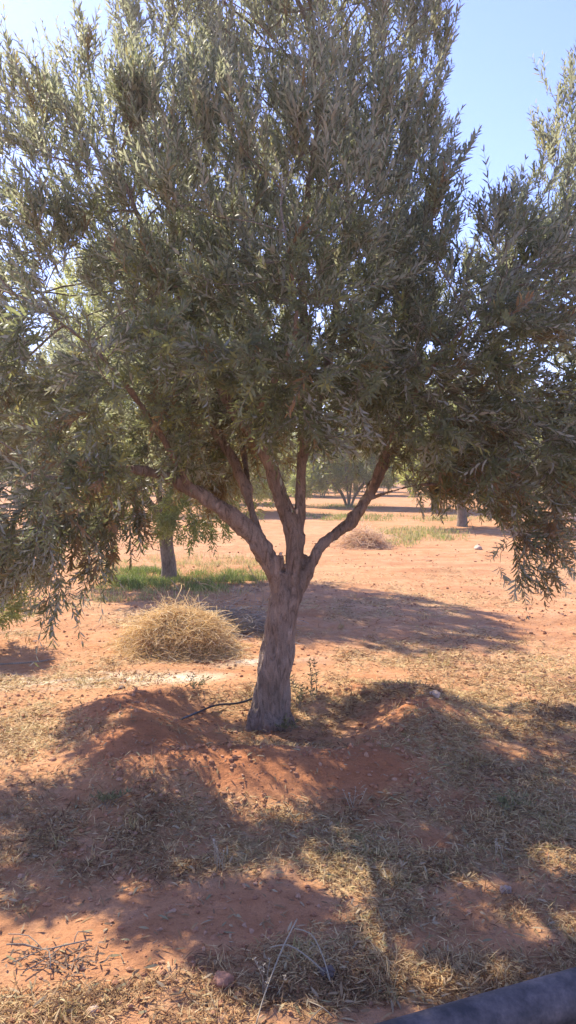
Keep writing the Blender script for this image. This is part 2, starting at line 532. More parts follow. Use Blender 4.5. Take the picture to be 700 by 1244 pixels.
# sparse upright dry tufts
nt_ = 130
tq = sample_ground(nt_, -5, 5, 2.0, 9.0, lambda x, y: np.clip(litter_density(x, y) * 0.8 + 0.03, 0, 1))
per = 16
B = np.repeat(tq, per, 0) + rng.normal(0, 0.022, (nt_ * per, 2))
hz = height(B[:, 0], B[:, 1])
nn = len(B)
tt = np.repeat(rng.choice([0.3, 0.45, 0.55, 0.85], nt_), per) + rng.normal(0, 0.06, nn)
o = link("dry_tufts", blades(nn, np.stack([B[:, 0], B[:, 1], hz], 1), rng.uniform(0, 6.28, nn), rng.uniform(0.03, 0.085, nn), rng.uniform(0.0018, 0.0032, nn) * np.clip(B[:, 1] / 3, 1, 2.2),
         rng.uniform(0.5, 1.5, nn), rng.uniform(0, 0.8, nn), np.clip(tt, 0, 1), M_LITTER, "dry_tufts"))
tag(o, 'small upright tufts of drying grass scattered over the soil', None, None, 'stuff')


# green grass patches round the farther trees
def grass_patch(name, label, spots, n, hgt, wid, greens):
    pts = []; tn = []
    for (px, py, rx, ry, wgt, g) in spots:
        c = G(px, py)
        k = int(n * wgt)
        r = np.sqrt(rng.random(k)) ** 0.9; a = rng.uniform(0, 6.28, k)
        x = c[0] + r * rx * np.cos(a) * (1 + 0.2 * np.sin(3 * a)); y = c[1] + r * ry * np.sin(a) * (1 + 0.25 * np.cos(2 * a))
        keep = rng.random(k) < np.clip(fbm(x * 2.2, y * 2.2, 91) * 2.4 - 0.55 + 0.3 * (1 - r) ** 1.5, 0, 1) * np.clip(1.15 - r, 0, 1)
        keep &= rng.random(k) < np.clip(fbm(x * 6, y * 6, 95, 3) * 3 - 0.9, 0.1, 1)
        pts.append(np.stack([x, y], 1)[keep]); tn.append(np.clip(rng.normal(g, 0.2, keep.sum()), 0, 1))
    q = np.vstack(pts); tn = np.concatenate(tn); n2 = len(q)
    hz = height(q[:, 0], q[:, 1])
    o = link(name, blades(n2, np.stack([q[:, 0], q[:, 1], hz - 0.005], 1), rng.uniform(0, 6.28, n2), rng.uniform(0.5, 1.2, n2) * hgt, rng.uniform(0.7, 1.3, n2) * wid,
             rng.uniform(0.9, 1.55, n2), rng.uniform(0, 0.9, n2), tn, M_GRASS, name))
    tag(o, label, None, None, 'stuff')


grass_patch("green_grass", 'bright green grass growing round the base of the tree behind the straw heap',
            [(165, 704, .55, 1.3, .45, .3), (225, 706, 1.0, 1.3, .5, .35), (290, 702, .6, 1.0, .25, .4), (235, 684, .9, 1.2, .14, .72), (180, 725, 1.1, .5, .12, .7), (120, 690, .5, 1.2, .08, .75), (320, 685, .5, .9, .08, .75)], 42000, 0.105, 0.006, 0)  # high-tint fringe spots: dry blades, their yellow also painted in for sunlit grass
grass_patch("green_grass", 'yellow green grass in the shade and sun of the middle distance',
            [(510, 650, 1.2, 2.4, .5, .66), (460, 660, .9, 1.2, .2, .72), (430, 630, 1.7, 2.0, .35, .4), (415, 616, 1.8, 2.5, .25, .42), (540, 632, 1.8, 1.8, .15, .6)], 26000, 0.13, 0.013, 0)


# ------------------------------------------------------------------ trees
def resample(poly, rad, step=0.08):
    poly = np.asarray(poly, float); rad = np.asarray(rad, float)
    # catmull-rom
    Pp = np.vstack([2 * poly[0] - poly[1], poly, 2 * poly[-1] - poly[-2]])
    out = []; ro = []
    for k in range(len(poly) - 1):
        p0, p1, p2, p3 = Pp[k:k + 4]
        n = max(2, int(np.linalg.norm(p2 - p1) / step))
        t = (np.arange(n) / n)[:, None]
        out.append(0.5 * ((2 * p1) + (-p0 + p2) * t + (2 * p0 - 5 * p1 + 4 * p2 - p3) * t ** 2 + (-p0 + 3 * p1 - 3 * p2 + p3) * t ** 3))
        ro.append(rad[k] + (rad[k + 1] - rad[k]) * t[:, 0])
    out.append(poly[-1:]); ro.append(rad[-1:])
    return np.vstack(out), np.concatenate(ro)


def grow(lines, ell, n_attr, step=0.09, kill=0.15, infl=0.7, iters=70, seed=0, shell=0.0, carve=None):
    """space colonisation from the limbs into the crown volume"""
    r = np.random.default_rng(seed)
    vols = np.array([e[3] * e[4] * e[5] for e in ell]); vols /= vols.sum()
    idx = r.choice(len(ell), n_attr, p=vols)
    u = unit(r.normal(size=(n_attr, 3))); rr = (shell + (1 - shell) * r.random(n_attr)) ** (1 / 3)
    E = np.array(ell)
    A = E[idx, :3] + u * rr[:, None] * E[idx, 3:6]
    A = A[A[:, 2] > 0.25]
    if carve is not None: A = A[~carve(A)]
    nodes = []; par = []; dirs = []
    for ln in lines:
        s = len(nodes)
        for k, p in enumerate(ln):
            nodes.append(p); par.append(-1 if k == 0 else s + k - 1)
            dirs.append(unit(ln[min(k + 1, len(ln) - 1)] - ln[max(k - 1, 0)]))
    nodes = np.array(nodes); par = list(par); dirs = np.array(dirs)
    nfix = len(nodes)
    best = np.full(len(A), 1e9); bi = np.zeros(len(A), int)
    new0 = 0
    alive = np.ones(len(A), bool)
    for it in range(iters):
        newn = nodes[new0:]
        for s in range(0, len(newn), 400):
            blk = newn[s:s + 400]
            D = np.linalg.norm(A[:, None, :] - blk[None], axis=2)
            m = D.argmin(1); dm = D[np.arange(len(A)), m]
            up = dm < best
            best[up] = dm[up]; bi[up] = m[up] + new0 + s
        alive &= best > kill
        use = alive & (best < infl * (1.6 if it < 8 else 1))
        if use.sum() < 5: break
        ids = bi[use]
        vec = unit(A[use] - nodes[ids])
        S = np.zeros_like(nodes); np.add.at(S, ids, vec)
        act = np.unique(ids)
        d = unit(unit(S[act]) + 0.45 * dirs[act] + r.normal(0, 0.12, (len(act), 3)))
        pnew = nodes[act] + d * step
        new0 = len(nodes)
        nodes = np.vstack([nodes, pnew]); dirs = np.vstack([dirs, d]); par += list(act)
    return nodes, np.array(par), dirs, nfix


def tree_wood(nodes, par, nfix, tip=0.0016, power=2.35, rmax=None):
    n = len(nodes)
    w = np.zeros(n)
    kids = [[] for _ in range(n)]
    for i in range(n):
        if par[i] >= 0: kids[par[i]].append(i)
    rad = np.zeros(n)
    for i in range(n - 1, -1, -1):
        s = sum(rad[k] ** power for k in kids[i])
        rad[i] = max(tip, (s + tip ** power * 0.35) ** (1 / power))
    return rad, kids


def chains(nodes, par, kids, rad, nfix):
    out = []
    for i in range(nfix, len(nodes)):
        p = par[i]
        first = (p < nfix) or (kids[p] and max([k for k in kids[p]], key=lambda k: rad[k]) != i)
        if first:
            c = [p, i]
            while kids[c[-1]]:
                c.append(max(kids[c[-1]], key=lambda k: rad[k]))
            out.append(c)
    return out


def make_leaves(base, d, nrm, L, W, droop, tint, hi=True):
    n = len(base)
    d = unit(d); side = unit(np.cross(d, nrm)); nr = np.cross(side, d)
    if hi:
        V = np.empty((n, 6, 3))
        V[:, 0] = base
        for j, (s, sg, ws) in enumerate(((0.33, -1, 1), (0.33, 1, 1), (0.7, -1, .8), (0.7, 1, .8))):
            V[:, j + 1] = base + d * (L * s)[:, None] + side * (sg * ws * W / 2)[:, None] + nr * (W * 0.18)[:, None] - nr * (droop * L * s * s)[:, None]
        V[:, 5] = base + d * L[:, None] - nr * (droop * L)[:, None]
        b = (np.arange(n) * 6)[:, None]
        F3 = np.concatenate([b + np.array([[0, 2, 1]]), b + np.array([[3, 4, 5]])])
        F4 = b + np.array([[1, 2, 4, 3]])
        return V.reshape(-1, 3), [F3, F4], np.repeat(tint, 6)
    V = np.empty((n, 4, 3))
    V[:, 0] = base
    V[:, 1] = base + d * (L * .45)[:, None] - side * (W / 2)[:, None]
    V[:, 2] = base + d * (L * .45)[:, None] + side * (W / 2)[:, None]
    V[:, 3] = base + d * L[:, None] - nr * (droop * L)[:, None]
    b = (np.arange(n) * 4)[:, None]
    return V.reshape(-1, 3), [b + np.array([[0, 2, 3, 1]])], np.repeat(tint, 4)


def make_shoots(nodes, rad, dirs, cand, n_shoot, center, zlow, zhigh, slen, pairs, leafL, leafW, seed, hi=True, droop_low=1.0, carve=None, tint_bias=None, wood=None, brown=0.03):
    r = np.random.default_rng(seed)
    pick = r.choice(cand, n_shoot)
    p0 = nodes[pick] + r.normal(0, 0.02, (n_shoot, 3))
    out = unit(p0 - center)
    zz = np.clip((p0[:, 2] - zlow) / (zhigh - zlow), 0, 1)
    up = np.zeros((n_shoot, 3)); up[:, 2] = 1
    d = unit(0.55 * dirs[pick] + 0.55 * out + r.normal(0, 0.5, (n_shoot, 3)) + up * ((zz * 1.9 - 0.38 * droop_low)[:, None]))
    Ls = r.uniform(slen[0], slen[1], n_shoot) * (1 + 0.5 * (r.random(n_shoot) < 0.12))
    Ls = Ls * (0.72 + 0.28 * zz)
    sag = (0.18 * (1 - zz) - 0.15 * zz + r.normal(0, 0.1, n_shoot)) * Ls
    # shoot curve p(t) = p0 + d L t - z sag t^2
    if carve is not None:
        pm = p0 + d * (Ls * 0.5)[:, None]
        k = ~carve(pm)
        p0, d, Ls, sag, pick, zz = p0[k], d[k], Ls[k], sag[k], pick[k], zz[k]
        n_shoot = len(p0)
    ref = unit(r.normal(size=(n_shoot, 3)))
    s1 = unit(np.cross(d, ref)); s2 = np.cross(d, s1)
    stint = np.clip(r.normal(0.42, 0.22, n_shoot), 0, 0.9)
    if tint_bias is not None: stint = np.clip(stint + tint_bias(p0), 0, 0.92)
    stint[r.random(n_shoot) < (brown if np.isscalar(brown) else brown(p0))] = 0.985
    Bp, Dp, Np, Lp, Tp = [], [], [], [], []
    for k in range(pairs):
        t = (k + 0.6) / pairs
        p = p0 + d * (Ls * t)[:, None] - up[:n_shoot] * (sag * t * t)[:, None]
        T = unit(d * Ls[:, None] - up[:n_shoot] * (2 * sag * t)[:, None])
        a = k * 1.57 + r.normal(0, 0.35, n_shoot)
        s = unit(s1 * np.cos(a)[:, None] + s2 * np.sin(a)[:, None])
        for sg in (1, -1):
            ld = unit(T * (r.uniform(0.6, 1.2, n_shoot) + 0.35 * zz)[:, None] + sg * s * r.uniform(0.55, 1.0, n_shoot)[:, None] + r.normal(0, 0.16, (n_shoot, 3)))
            nr = unit(T * 1.0 - sg * s * 0.8 + r.normal(0, 0.3, (n_shoot, 3)) + up[:n_shoot] * 0.35)
            keep = r.random(n_shoot) > 0.06
            Bp.append(p[keep]); Dp.append(ld[keep]); Np.append(nr[keep])
            Lp.append((r.uniform(leafL[0], leafL[1], n_shoot) * (0.7 + 0.6 * math.sin(math.pi * min(1, t * 0.85 + 0.12))))[keep])
            tt = stint + r.normal(0, 0.14, n_shoot)
            tt = np.where(stint > 0.95, 0.985, np.clip(tt, 0, 0.93))
            tt[r.random(n_shoot) < 0.012] = 0.95
            Tp.append(tt[keep])
    if wood is not None:
        tt = np.array([0, 0.5, 1.0])
        for j in range(n_shoot):
            q = p0[j] + d[j] * (Ls[j] * tt)[:, None]; q[:, 2] -= sag[j] * tt ** 2
            wood.tube(q, [0.0017, 0.0013, 0.0007], 3, cap=False)
    L = np.concatenate(Lp)
    return make_leaves(np.vstack(Bp), np.vstack(Dp), np.vstack(Np), L, L * r.uniform(leafW * 0.8, leafW * 1.25, len(L)), r.uniform(0, 0.25, len(L)), np.concatenate(Tp), hi)


# ---- the main olive tree
D0 = 4.5
Vq, Fq, Tq = make_leaves(*FALLEN)
M_FALLEN = blade_mat("fallen_leaf", [(0.18, 0.10, 0.05), (0.28, 0.17, 0.08), (0.36, 0.23, 0.11), (0.44, 0.33, 0.19), (0.25, 0.22, 0.11)], .1, .95)
o = link("fallen_leaves", mesh_np("fallen_leaves", Vq, Fq, M_FALLEN, False, {'tint': Tq}))
tag(o, 'fallen brown and silvery olive leaves strewn under the nearest tree', None, None, 'stuff')
def limb(pts):
    return np.array([P(a, b, D0 + dy) for a, b, dy, _ in pts]), np.array([w_ / 2 / FPX * (D0 + dy) for _, _, dy, w_ in pts])

base_pt = P(332, 884, D0)
trunk_pts = [(325, 900, 0, 58), (327, 875, 0, 51), (332, 830, 0, 45), (338, 785, 0, 41), (343, 745, 0, 39), (346, 718, 0, 36), (350, 695, 0, 28)]
LIMBS = {
    'left': [(341, 745, 0, 16), (336, 705, 0, 22), (326, 680, -.02, 25), (312, 657, -.05, 24), (296, 640, -.08, 23), (268, 617, -.12, 21), (232, 595, -.15, 18), (205, 580, -.2, 15), (175, 572, -.27, 12), (130, 570, -.4, 10), (80, 585, -.6, 7), (60, 620, -.7, 4)],
    'left_up': [(318, 664, -.02, 14), (311, 640, .02, 13), (302, 605, .08, 12), (284, 560, .15, 13), (262, 525, .2, 13), (225, 470, .3, 11), (180, 400, .35, 8), (140, 320, .4, 5)],
    'centre': [(350, 725, 0, 20), (357, 685, .0, 23), (358, 650, .02, 23), (347, 619, .03, 19), (336, 590, .03, 17), (326, 560, .02, 17), (310, 532, 0, 17), (290, 508, -.05, 16), (262, 455, -.15, 14), (235, 385, -.3, 11), (190, 310, -.4, 9), (150, 220, -.4, 5)],
    'centre_right': [(361, 690, .03, 15), (364, 650, .05, 14), (365, 620, .06, 13), (365, 590, .08, 14), (366, 560, .1, 13), (370, 500, .12, 13), (374, 430, .15, 12), (366, 340, .15, 11), (372, 250, .12, 9), (385, 150, .1, 6), (380, 60, .1, 4)],
    'right': [(354, 735, 0, 16), (368, 704, .03, 19), (380, 680, .05, 18), (393, 660, .08, 17), (425, 636, .15, 16), (447, 603, .22, 15), (466, 568, .3, 13), (495, 522, .38, 11), (540, 465, .45, 9), (590, 390, .4, 6), (630, 300, .3, 4)],
    'back': [(367, 575, .1, 10), (385, 500, .25, 10), (402, 420, .35, 10), (412, 350, .5, 8), (440, 250, .6, 6), (470, 150, .6, 4)],
    'side': [(448, 606, .2, 7), (475, 597, .1, 5), (520, 588, -.05, 4.5), (570, 600, -.15, 4), (620, 640, -.2, 3)],
    'front': [(300, 525, -.05, 9), (330, 470, -.5, 9), (360, 400, -.9, 8), (350, 300, -1.0, 5)],
    'front_left': [(232, 595, -.15, 9), (190, 520, -.45, 9), (130, 440, -.7, 7), (60, 380, -.8, 4)],
    'front_right': [(447, 603, .22, 9), (480, 520, -.1, 8), (530, 440, -.5, 7), (600, 360, -.6, 4)],
    'back_left': [(303, 600, .08, 9), (290, 520, .6, 9), (260, 420, 1.0, 7), (230, 300, 1.1, 4)],
}
stubs = [[(289, 640, -.05, 7), (284, 627, -.06, 6)], [(368, 675, .02, 9), (371, 648, .02, 7)], [(341, 690, -.04, 9), (341, 675, -.05, 7)], [(304, 645, -.1, 5), (300, 634, -.12, 4)]]

tree = empty("olive_tree", (float(base_pt[0]), D0, gh(base_pt[0], D0)))
TREE_O = np.array(tree.location)

bag = Bag()
skel = []  # (point, part name)
tp, tr = resample(*limb(trunk_pts), 0.04)
bag.tube(tp, tr, 20)
skel += [(p, 'trunk') for p in tp]
# root flare
for a in np.linspace(0, 6.28, 8)[:-1]:
    a += random.uniform(-.3, .3)
    rr_ = random.uniform(.11, .16)
    b0 = P(326, 880, D0)
    q = np.array([b0 + [0, 0, .22], b0 + [math.cos(a) * .07, math.sin(a) * .07, .10], b0 + [math.cos(a) * .12, math.sin(a) * .12, .03], b0 + [math.cos(a) * rr_, math.sin(a) * rr_, -.05]])
    bag.tube(*resample(q, [.035, .045, .042, .03], .03), 10)
lines = []
for nm, pts in LIMBS.items():
    pp, rr_ = resample(*limb(pts), 0.08)
    lines.append(pp)
    bag.tube(pp, np.maximum(rr_ * 0.98, 0.006), 14)
    skel += [(p, nm) for p in pp]
for s in stubs:
    bag.tube(*limb(s), 10)
raw = bag.build("raw", None)
md = raw.modifiers.new("r", 'REMESH'); md.mode = 'VOXEL'; md.voxel_size = 0.0095; md.use_smooth_shade = True
ms_ = raw.modifiers.new("s", 'SMOOTH'); ms_.factor = 0.6; ms_.iterations = 5
dg = bpy.context.evaluated_depsgraph_get()
wm = bpy.data.meshes.new_from_object(raw.evaluated_get(dg))
bpy.data.objects.remove(raw)
nv = len(wm.vertices)
co = np.empty(nv * 3, np.float32); wm.vertices.foreach_get("co", co); co = co.reshape(-1, 3).astype(float)
no = np.empty(nv * 3, np.float32); wm.vertices.foreach_get("normal", no); no = no.reshape(-1, 3)
# fluted, knotty trunk
disp = np.empty(nv)
for i_ in range(nv):
    x, y, z = co[i_]
    a = mnoise.noise(Vector((x * 9, y * 9, z * 2.2))) * 0.014
    b_ = mnoise.noise(Vector((x * 30, y * 30, z * 6))) * 0.0130
    c_ = mnoise.noise(Vector((x * 6 + 4, y * 6, z * 6))) * 0.013
    e_ = abs(mnoise.noise(Vector((x * 45 + 3, y * 45, z * 7 + 5)))) * -0.014
    s_ = 1.0 if z < 1.1 else max(0.42, 1.0 - (z - 1.1) * 1.2)
    disp[i_] = (a + b_ + c_ + e_) * s_
co += no * disp[:, None]
tags_ = [s for _, s in skel]; names_ = sorted(set(tags_), key=tags_.index)
SP = np.array([p for p, _ in skel]); SL = np.array([names_.index(s) for s in tags_])
vl = np.empty(nv, int)
for s in range(0, nv, 20000):
    D = ((co[s:s + 20000, None, :] - SP[None]) ** 2).sum(2)
    vl[s:s + 20000] = SL[D.argmin(1)]
fz = P(349, 712, D0)[2]
vl[(co[:, 2] < fz)] = 0
nf = len(wm.polygons)
lt = np.empty(nf, int); wm.polygons.foreach_get("loop_total", lt)
lv = np.empty(len(wm.loops), int); wm.loops.foreach_get("vertex_index", lv)
ls = np.empty(nf, int); wm.polygons.foreach_get("loop_start", ls)
quads = lv[ls[lt == 4][:, None] + np.arange(4)]
tris = lv[ls[lt == 3][:, None] + np.arange(3)] if (lt == 3).any() else np.zeros((0, 3), int)
for k, nm in enumerate(names_):
    fs = []
    for f in (quads, tris):
        if len(f): fs.append(f[vl[f[:, 0]] == k])
    fs = [f for f in fs if len(f)]
    if not fs: continue
    used = np.unique(np.concatenate([f.ravel() for f in fs]))
    mp_ = np.zeros(nv, int); mp_[used] = np.arange(len(used))
    me = mesh_np("trunk" if nm == 'trunk' else "limb", co[used] - TREE_O, [mp_[f] for f in fs], M_BARK, True)
    link("trunk" if nm == 'trunk' else "limb", me, tree)
bpy.data.meshes.remove(wm)

M_CUT = simple("cut_wood", (0.58, 0.44, 0.30), .8, .15, 60, .3)
for (a_, b_, dy_, sx_, sz_) in ((341, 673, -.055, .011, .012), (361, 621, -.035, .007, .018), (284, 624, -.07, .007, .007)):
    c_ = P(a_, b_, D0 + dy_)
    bm = bmesh.new(); bmesh.ops.create_icosphere(bm, subdivisions=2, radius=1)
    for v in bm.verts: v.co = Vector((v.co.x * sx_, v.co.y * .012, v.co.z * sz_)) * (1 + .2 * mnoise.noise(v.co * 2))
    me = bpy.data.meshes.new("pruning_scar"); bm.to_mesh(me); bm.free(); me.materials.append(M_CUT)
    o = link("pruning_scar", me, tree); o.location = tuple(c_ - TREE_O)

# crown volume, as ellipsoids (x, y, z, rx, ry, rz)
def E(px, py, Y_, rx, ry, rz):
    p = P(px, py, Y_); return (p[0], p[1], p[2], rx, ry, rz)

ELL = [E(60, 540, 4.2, .5, .5, .4), E(50, 600, 4.1, .4, .45, .35), E(110, 570, 4.2, .4, .45, .3), E(20, 650, 4.0, .3, .3, .28), E(150, 610, 4.1, .22, .3, .22), E(110, 650, 4.0, .2, .25, .22), E(600, 590, 4.35, .28, .3, .22), E(610, 630, 4.35, .2, .25, .22), E(640, 670, 4.3, .2, .22, .2), E(270, 530, 5.1, .35, .35, .25), E(697, 170, 4.6, .22, .4, .42), E(640, 300, 4.6, .3, .5, .4), E(300, 505, 4.1, .5, .3, .18), E(390, 485, 4.2, .4, .3, .2), E(265, 560, 4.95, .3, .3, .24), E(262, 555, 4.95, .32, .3, .24), E(268, 550, 4.95, .3, .3, .24), E(245, 545, 4.8, .3, .3, .15), E(245, 560, 4.9, .3, .3, .2), E(290, 530, 5.0, .3, .3, .2), E(340, 500, 4.15, .4, .3, .16), E(300, 490, 4.1, .5, .3, .18), E(430, 500, 4.3, .35, .3, .18), E(215, 540, 4.2, .3, .3, .14), E(440, 515, 4.6, .3, .3, .12), E(265, 525, 5.8, .62, .5, .42), E(60, 500, 5.6, .65, .55, .5), E(420, 470, 5.9, .5, .5, .5), E(330, 330, 4.6, 1.15, 1.35, 1.0), E(330, 60, 4.7, .95, 1.05, 1.1), E(120, 260, 4.4, .62, .9, .72), E(60, 470, 4.2, .75, 1.0, .62),
       E(160, 160, 4.6, .36, .7, .45), E(40, 190, 4.4, .35, .55, .35),
       E(65, 610, 4.0, .42, .5, .42), E(80, 700, 3.9, .12, .16, .30), E(80, 750, 3.9, .09, .1, .16), E(75, 710, 3.9, .2, .18, .2), E(35, 690, 4.0, .2, .2, .15), E(85, 730, 3.9, .08, .1, .2), E(50, 640, 4.1, .4, .4, .3), E(60, 660, 3.9, .28, .3, .25), E(150, 600, 4.1, .28, .35, .26), E(20, 650, 4.0, .25, .3, .25), E(560, 400, 4.6, .75, 1.15, .62),
       E(600, 530, 4.5, .6, .8, .42), E(630, 610, 4.4, .28, .35, .30), E(640, 665, 4.35, .26, .22, .22), E(655, 560, 4.3, .3, .4, .3), E(635, 700, 4.3, .16, .16, .10), E(650, 640, 4.3, .26, .25, .25), E(690, 280, 4.6, .22, .5, .78),
       E(780, 420, 4.6, .5, .9, .8), E(-90, 420, 4.3, .6, .9, .8), E(250, 480, 5.0, .7, .8, .28), E(440, 470, 4.9, .6, .8, .30),
       E(460, 110, 4.6, .42, .7, .85), E(300, 430, 3.7, .8, .45, .45), E(500, 480, 4.3, .4, .6, .35), E(720, 560, 4.6, .35, .6, .35),
       E(200, 530, 4.2, .35, .5, .2), E(100, 620, 4.1, .45, .5, .3), E(60, 560, 3.8, .5, .45, .35), E(130, 640, 4.0, .2, .3, .2), E(605, 545, 4.4, .42, .5, .28), E(640, 620, 4.35, .3, .3, .3), E(500, 540, 4.5, .3, .4, .14), E(635, 605, 4.3, .3, .3, .3), E(400, -60, 4.7, .7, .8, .7), E(290, -60, 4.7, .7, .8, .7)]

# sunlit pools on the ground: gaps that the crown leaves along the sun's way (px, py, rx, ry)
LIT = [(225, 928, .46, .15, .13), (320, 945, .22, .10, .12), (30, 1180, .50, .34), (130, 1225, .3, .14), (420, 1060, .18, .16), (650, 1110, .26, .10), (590, 1065, .18, .07),
       (450, 1120, .07, .16), (680, 1040, .15, .1), (610, 1170, .12, .06), (10, 890, .35, .35), (600, 815, 1.3, .30), (660, 850, .8, .16), (300, 1060, .18, .06), (480, 1150, .12, .06),
       (520, 1170, .10, .05), (300, 1225, .25, .07), (190, 1230, .4, .07), (505, 878, .12, .06, .12), (250, 830, .5, .12)]
LITG = []
for _ in range(34):
    LIT.append((random.uniform(-40, 740), random.uniform(975, 1200), random.uniform(.03, .11), random.uniform(.02, .06)))
for e_ in LIT:
    z_ = e_[4] if len(e_) > 4 else 0.0
    g_ = G(e_[0], e_[1], z_)
    LITG.append((g_[0] - sd[0] / sd[2] * z_, g_[1] - sd[1] / sd[2] * z_, e_[2], e_[3]))


def carve(pts):
    """true where a shoot would shade one of the sunlit pools (with ragged edges)"""
    t = pts[:, 2] / sd[2]
    gx = pts[:, 0] - sd[0] * t; gy = pts[:, 1] - sd[1] * t
    m = np.zeros(len(pts))
    nzv = fbm(gx * 5, gy * 5, 5, 3)
    for cx, cy, rx, ry in LITG:
        m = np.maximum(m, 1.35 - np.sqrt(((gx - cx) / rx) ** 2 + ((gy - cy) / ry) ** 2) + (nzv - 0.5) * 0.9)
    keep_low = (pts[:, 2] < 1.25) & ((pts[:, 0] < -0.95) | (pts[:, 0] > 0.9))   # the drooping tips stay
    return (rng.random(len(pts)) < np.clip(m * 2.8 - 0.5, 0, 0.985)) & ~keep_low


def brown_prob(p):  # few dead leaves everywhere; extra brown clusters colour in the look of lit foliage
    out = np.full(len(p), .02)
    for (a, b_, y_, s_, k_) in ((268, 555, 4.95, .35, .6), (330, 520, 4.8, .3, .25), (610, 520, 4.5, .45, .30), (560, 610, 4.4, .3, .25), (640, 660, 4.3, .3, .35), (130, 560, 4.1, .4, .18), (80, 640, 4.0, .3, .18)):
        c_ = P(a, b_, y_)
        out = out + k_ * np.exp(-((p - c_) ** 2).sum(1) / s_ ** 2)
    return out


upper_lines = lines
nodes, par, dirs, nfix = grow(upper_lines, ELL, 12500, step=0.075, kill=0.12, infl=0.8, iters=60, seed=3, carve=carve)
rad, kids = tree_wood(nodes, par, nfix)
rad = np.minimum(rad, 0.02)
wood = Bag()
for c in chains(nodes, par, kids, rad, nfix):
    rr_ = rad[c].copy(); rr_[0] = rr_[1]
    wood.tube(nodes[c], rr_, 5 if rr_[0] > 0.004 else 3, cap=False)
print("main nodes", len(nodes))
cand = np.arange(nfix, len(nodes)); cand = cand[rad[cand] < 0.009]
tipw = np.concatenate([cand, cand[rad[cand] < 0.0025], cand[rad[cand] < 0.0025]])
nzc = np.array([mnoise.noise(Vector(p * 2.6)) + .5 * mnoise.noise(Vector(p * 6.0)) for p in nodes[tipw]])
zt_ = np.clip((nodes[tipw, 2] - 1.2) / 3.0, 0, 1)
tipw = tipw[rng.random(len(tipw)) < np.clip(0.95 + nzc * 1.9, 0.05, 1) * (1.0 - 0.58 * zt_)]
cen = P(330, 420, 4.55)
zl, zh = P(0, 620, 4.5)[2], P(0, 150, 4.5)[2]
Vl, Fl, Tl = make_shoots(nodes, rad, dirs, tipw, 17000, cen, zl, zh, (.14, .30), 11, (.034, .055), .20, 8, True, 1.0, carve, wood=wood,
                         tint_bias=lambda p: 0.3 * (fbm(p[:, 0] * 1.5 + p[:, 1], p[:, 2] * 1.5, 71) - 0.5) + 0.48 * np.exp(-((p - P(150, 450, 4.0)) ** 2).sum(1) / .4) + 0.3 * np.exp(-((p - P(600, 570, 4.3)) ** 2).sum(1) / .3), brown=brown_prob)  # the two local boosts paint sunlit yellow-green into the leaf colour
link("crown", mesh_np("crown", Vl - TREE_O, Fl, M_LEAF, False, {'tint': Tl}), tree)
wood.V = [v - TREE_O for v in wood.V]
wood.build("branches", M_TWIG, tree)
tag(tree, 'large nearest olive tree with leaning grey trunk forking into bare limbs above the soil mound', 'olive tree')


# ---- other olive trees
def other_tree(stems, ell, n_attr, n_shoot, leafL, pairs, seed, slen=(.18, .34), tr_r=0.09, leafW=.24, tip=.003, kill=0.2, mat=None, zl=0.8, zh=2.8):
    """prototype at the origin; stems: list of (poly, radii)"""
    t = empty("olive_tree", (0, 0, 0))
    b = Bag(); ls_ = []
    for (pp, rr_) in stems:
        q_, r_ = resample(pp, rr_, 0.1)
        b.tube(q_, r_, 10); ls_.append(q_)
    b.build("trunk", M_BARK_FAR, t)
    nodes, par, dirs, nfix = grow(ls_, ell, n_attr, step=0.12, kill=kill, infl=1.2, iters=45, seed=seed)
    rad, kids = tree_wood(nodes, par, nfix, tip)
    rad = np.minimum(rad, .03)
    wd = Bag()
    for c in chains(nodes, par, kids, rad, nfix):
        rr_ = rad[c].copy(); rr_[0] = rr_[1]
        wd.tube(nodes[c], rr_, 4, cap=False)
    cand = np.arange(nfix, len(nodes))
    Vl, Fl, Tl = make_shoots(nodes, rad, dirs, cand, n_shoot, np.array([0, 0, 1.8]), zl, zh, slen, pairs, leafL, leafW, seed + 1, False, 0.8,
                             tint_bias=lambda p: 0.3 * (fbm(p[:, 0] * 1.5 + p[:, 1], p[:, 2] * 1.5, 71) - 0.5))
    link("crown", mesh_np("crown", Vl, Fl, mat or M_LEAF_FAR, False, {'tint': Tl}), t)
    wd.build("branches", M_BARK_FAR, t)
    return t


def single_stem(h_fork, r, spread, n, seed, top=3.0):
    rr_ = random.Random(seed)
    st = [([(0, 0, -.1), (0.02, 0, .2), (-0.02, .02, h_fork * .6), (0, 0, h_fork)], [r * 1.4, r * 1.1, r, r * .9])]
    for k in range(n):
        a = 6.28 * k / n + rr_.uniform(-.4, .4)
        s = spread * rr_.uniform(.7, 1.1)
        st.append(([(0, 0, h_fork - .15), (math.cos(a) * s * .3, math.sin(a) * s * .3, h_fork + .35), (math.cos(a) * s * .7, math.sin(a) * s * .7, h_fork + .95), (math.cos(a) * s, math.sin(a) * s, top * rr_.uniform(.75, .95))],
                   [r * .6, r * .45, r * .3, r * .12]))
    return st


def put(t, x, y, label, rz=0, s=1.0, cat='olive tree', group=None):
    t.location = (x, y, gh(x, y) - 0.02); t.rotation_euler = (0, 0, rz); t.scale = (s, s, s)
    tag(t, label, cat, group)


def copy_tree(t):
    c = t.copy(); COL.objects.link(c)
    for ch in list(t.children):
        d = ch.copy(); COL.objects.link(d); d.parent = c
    return c


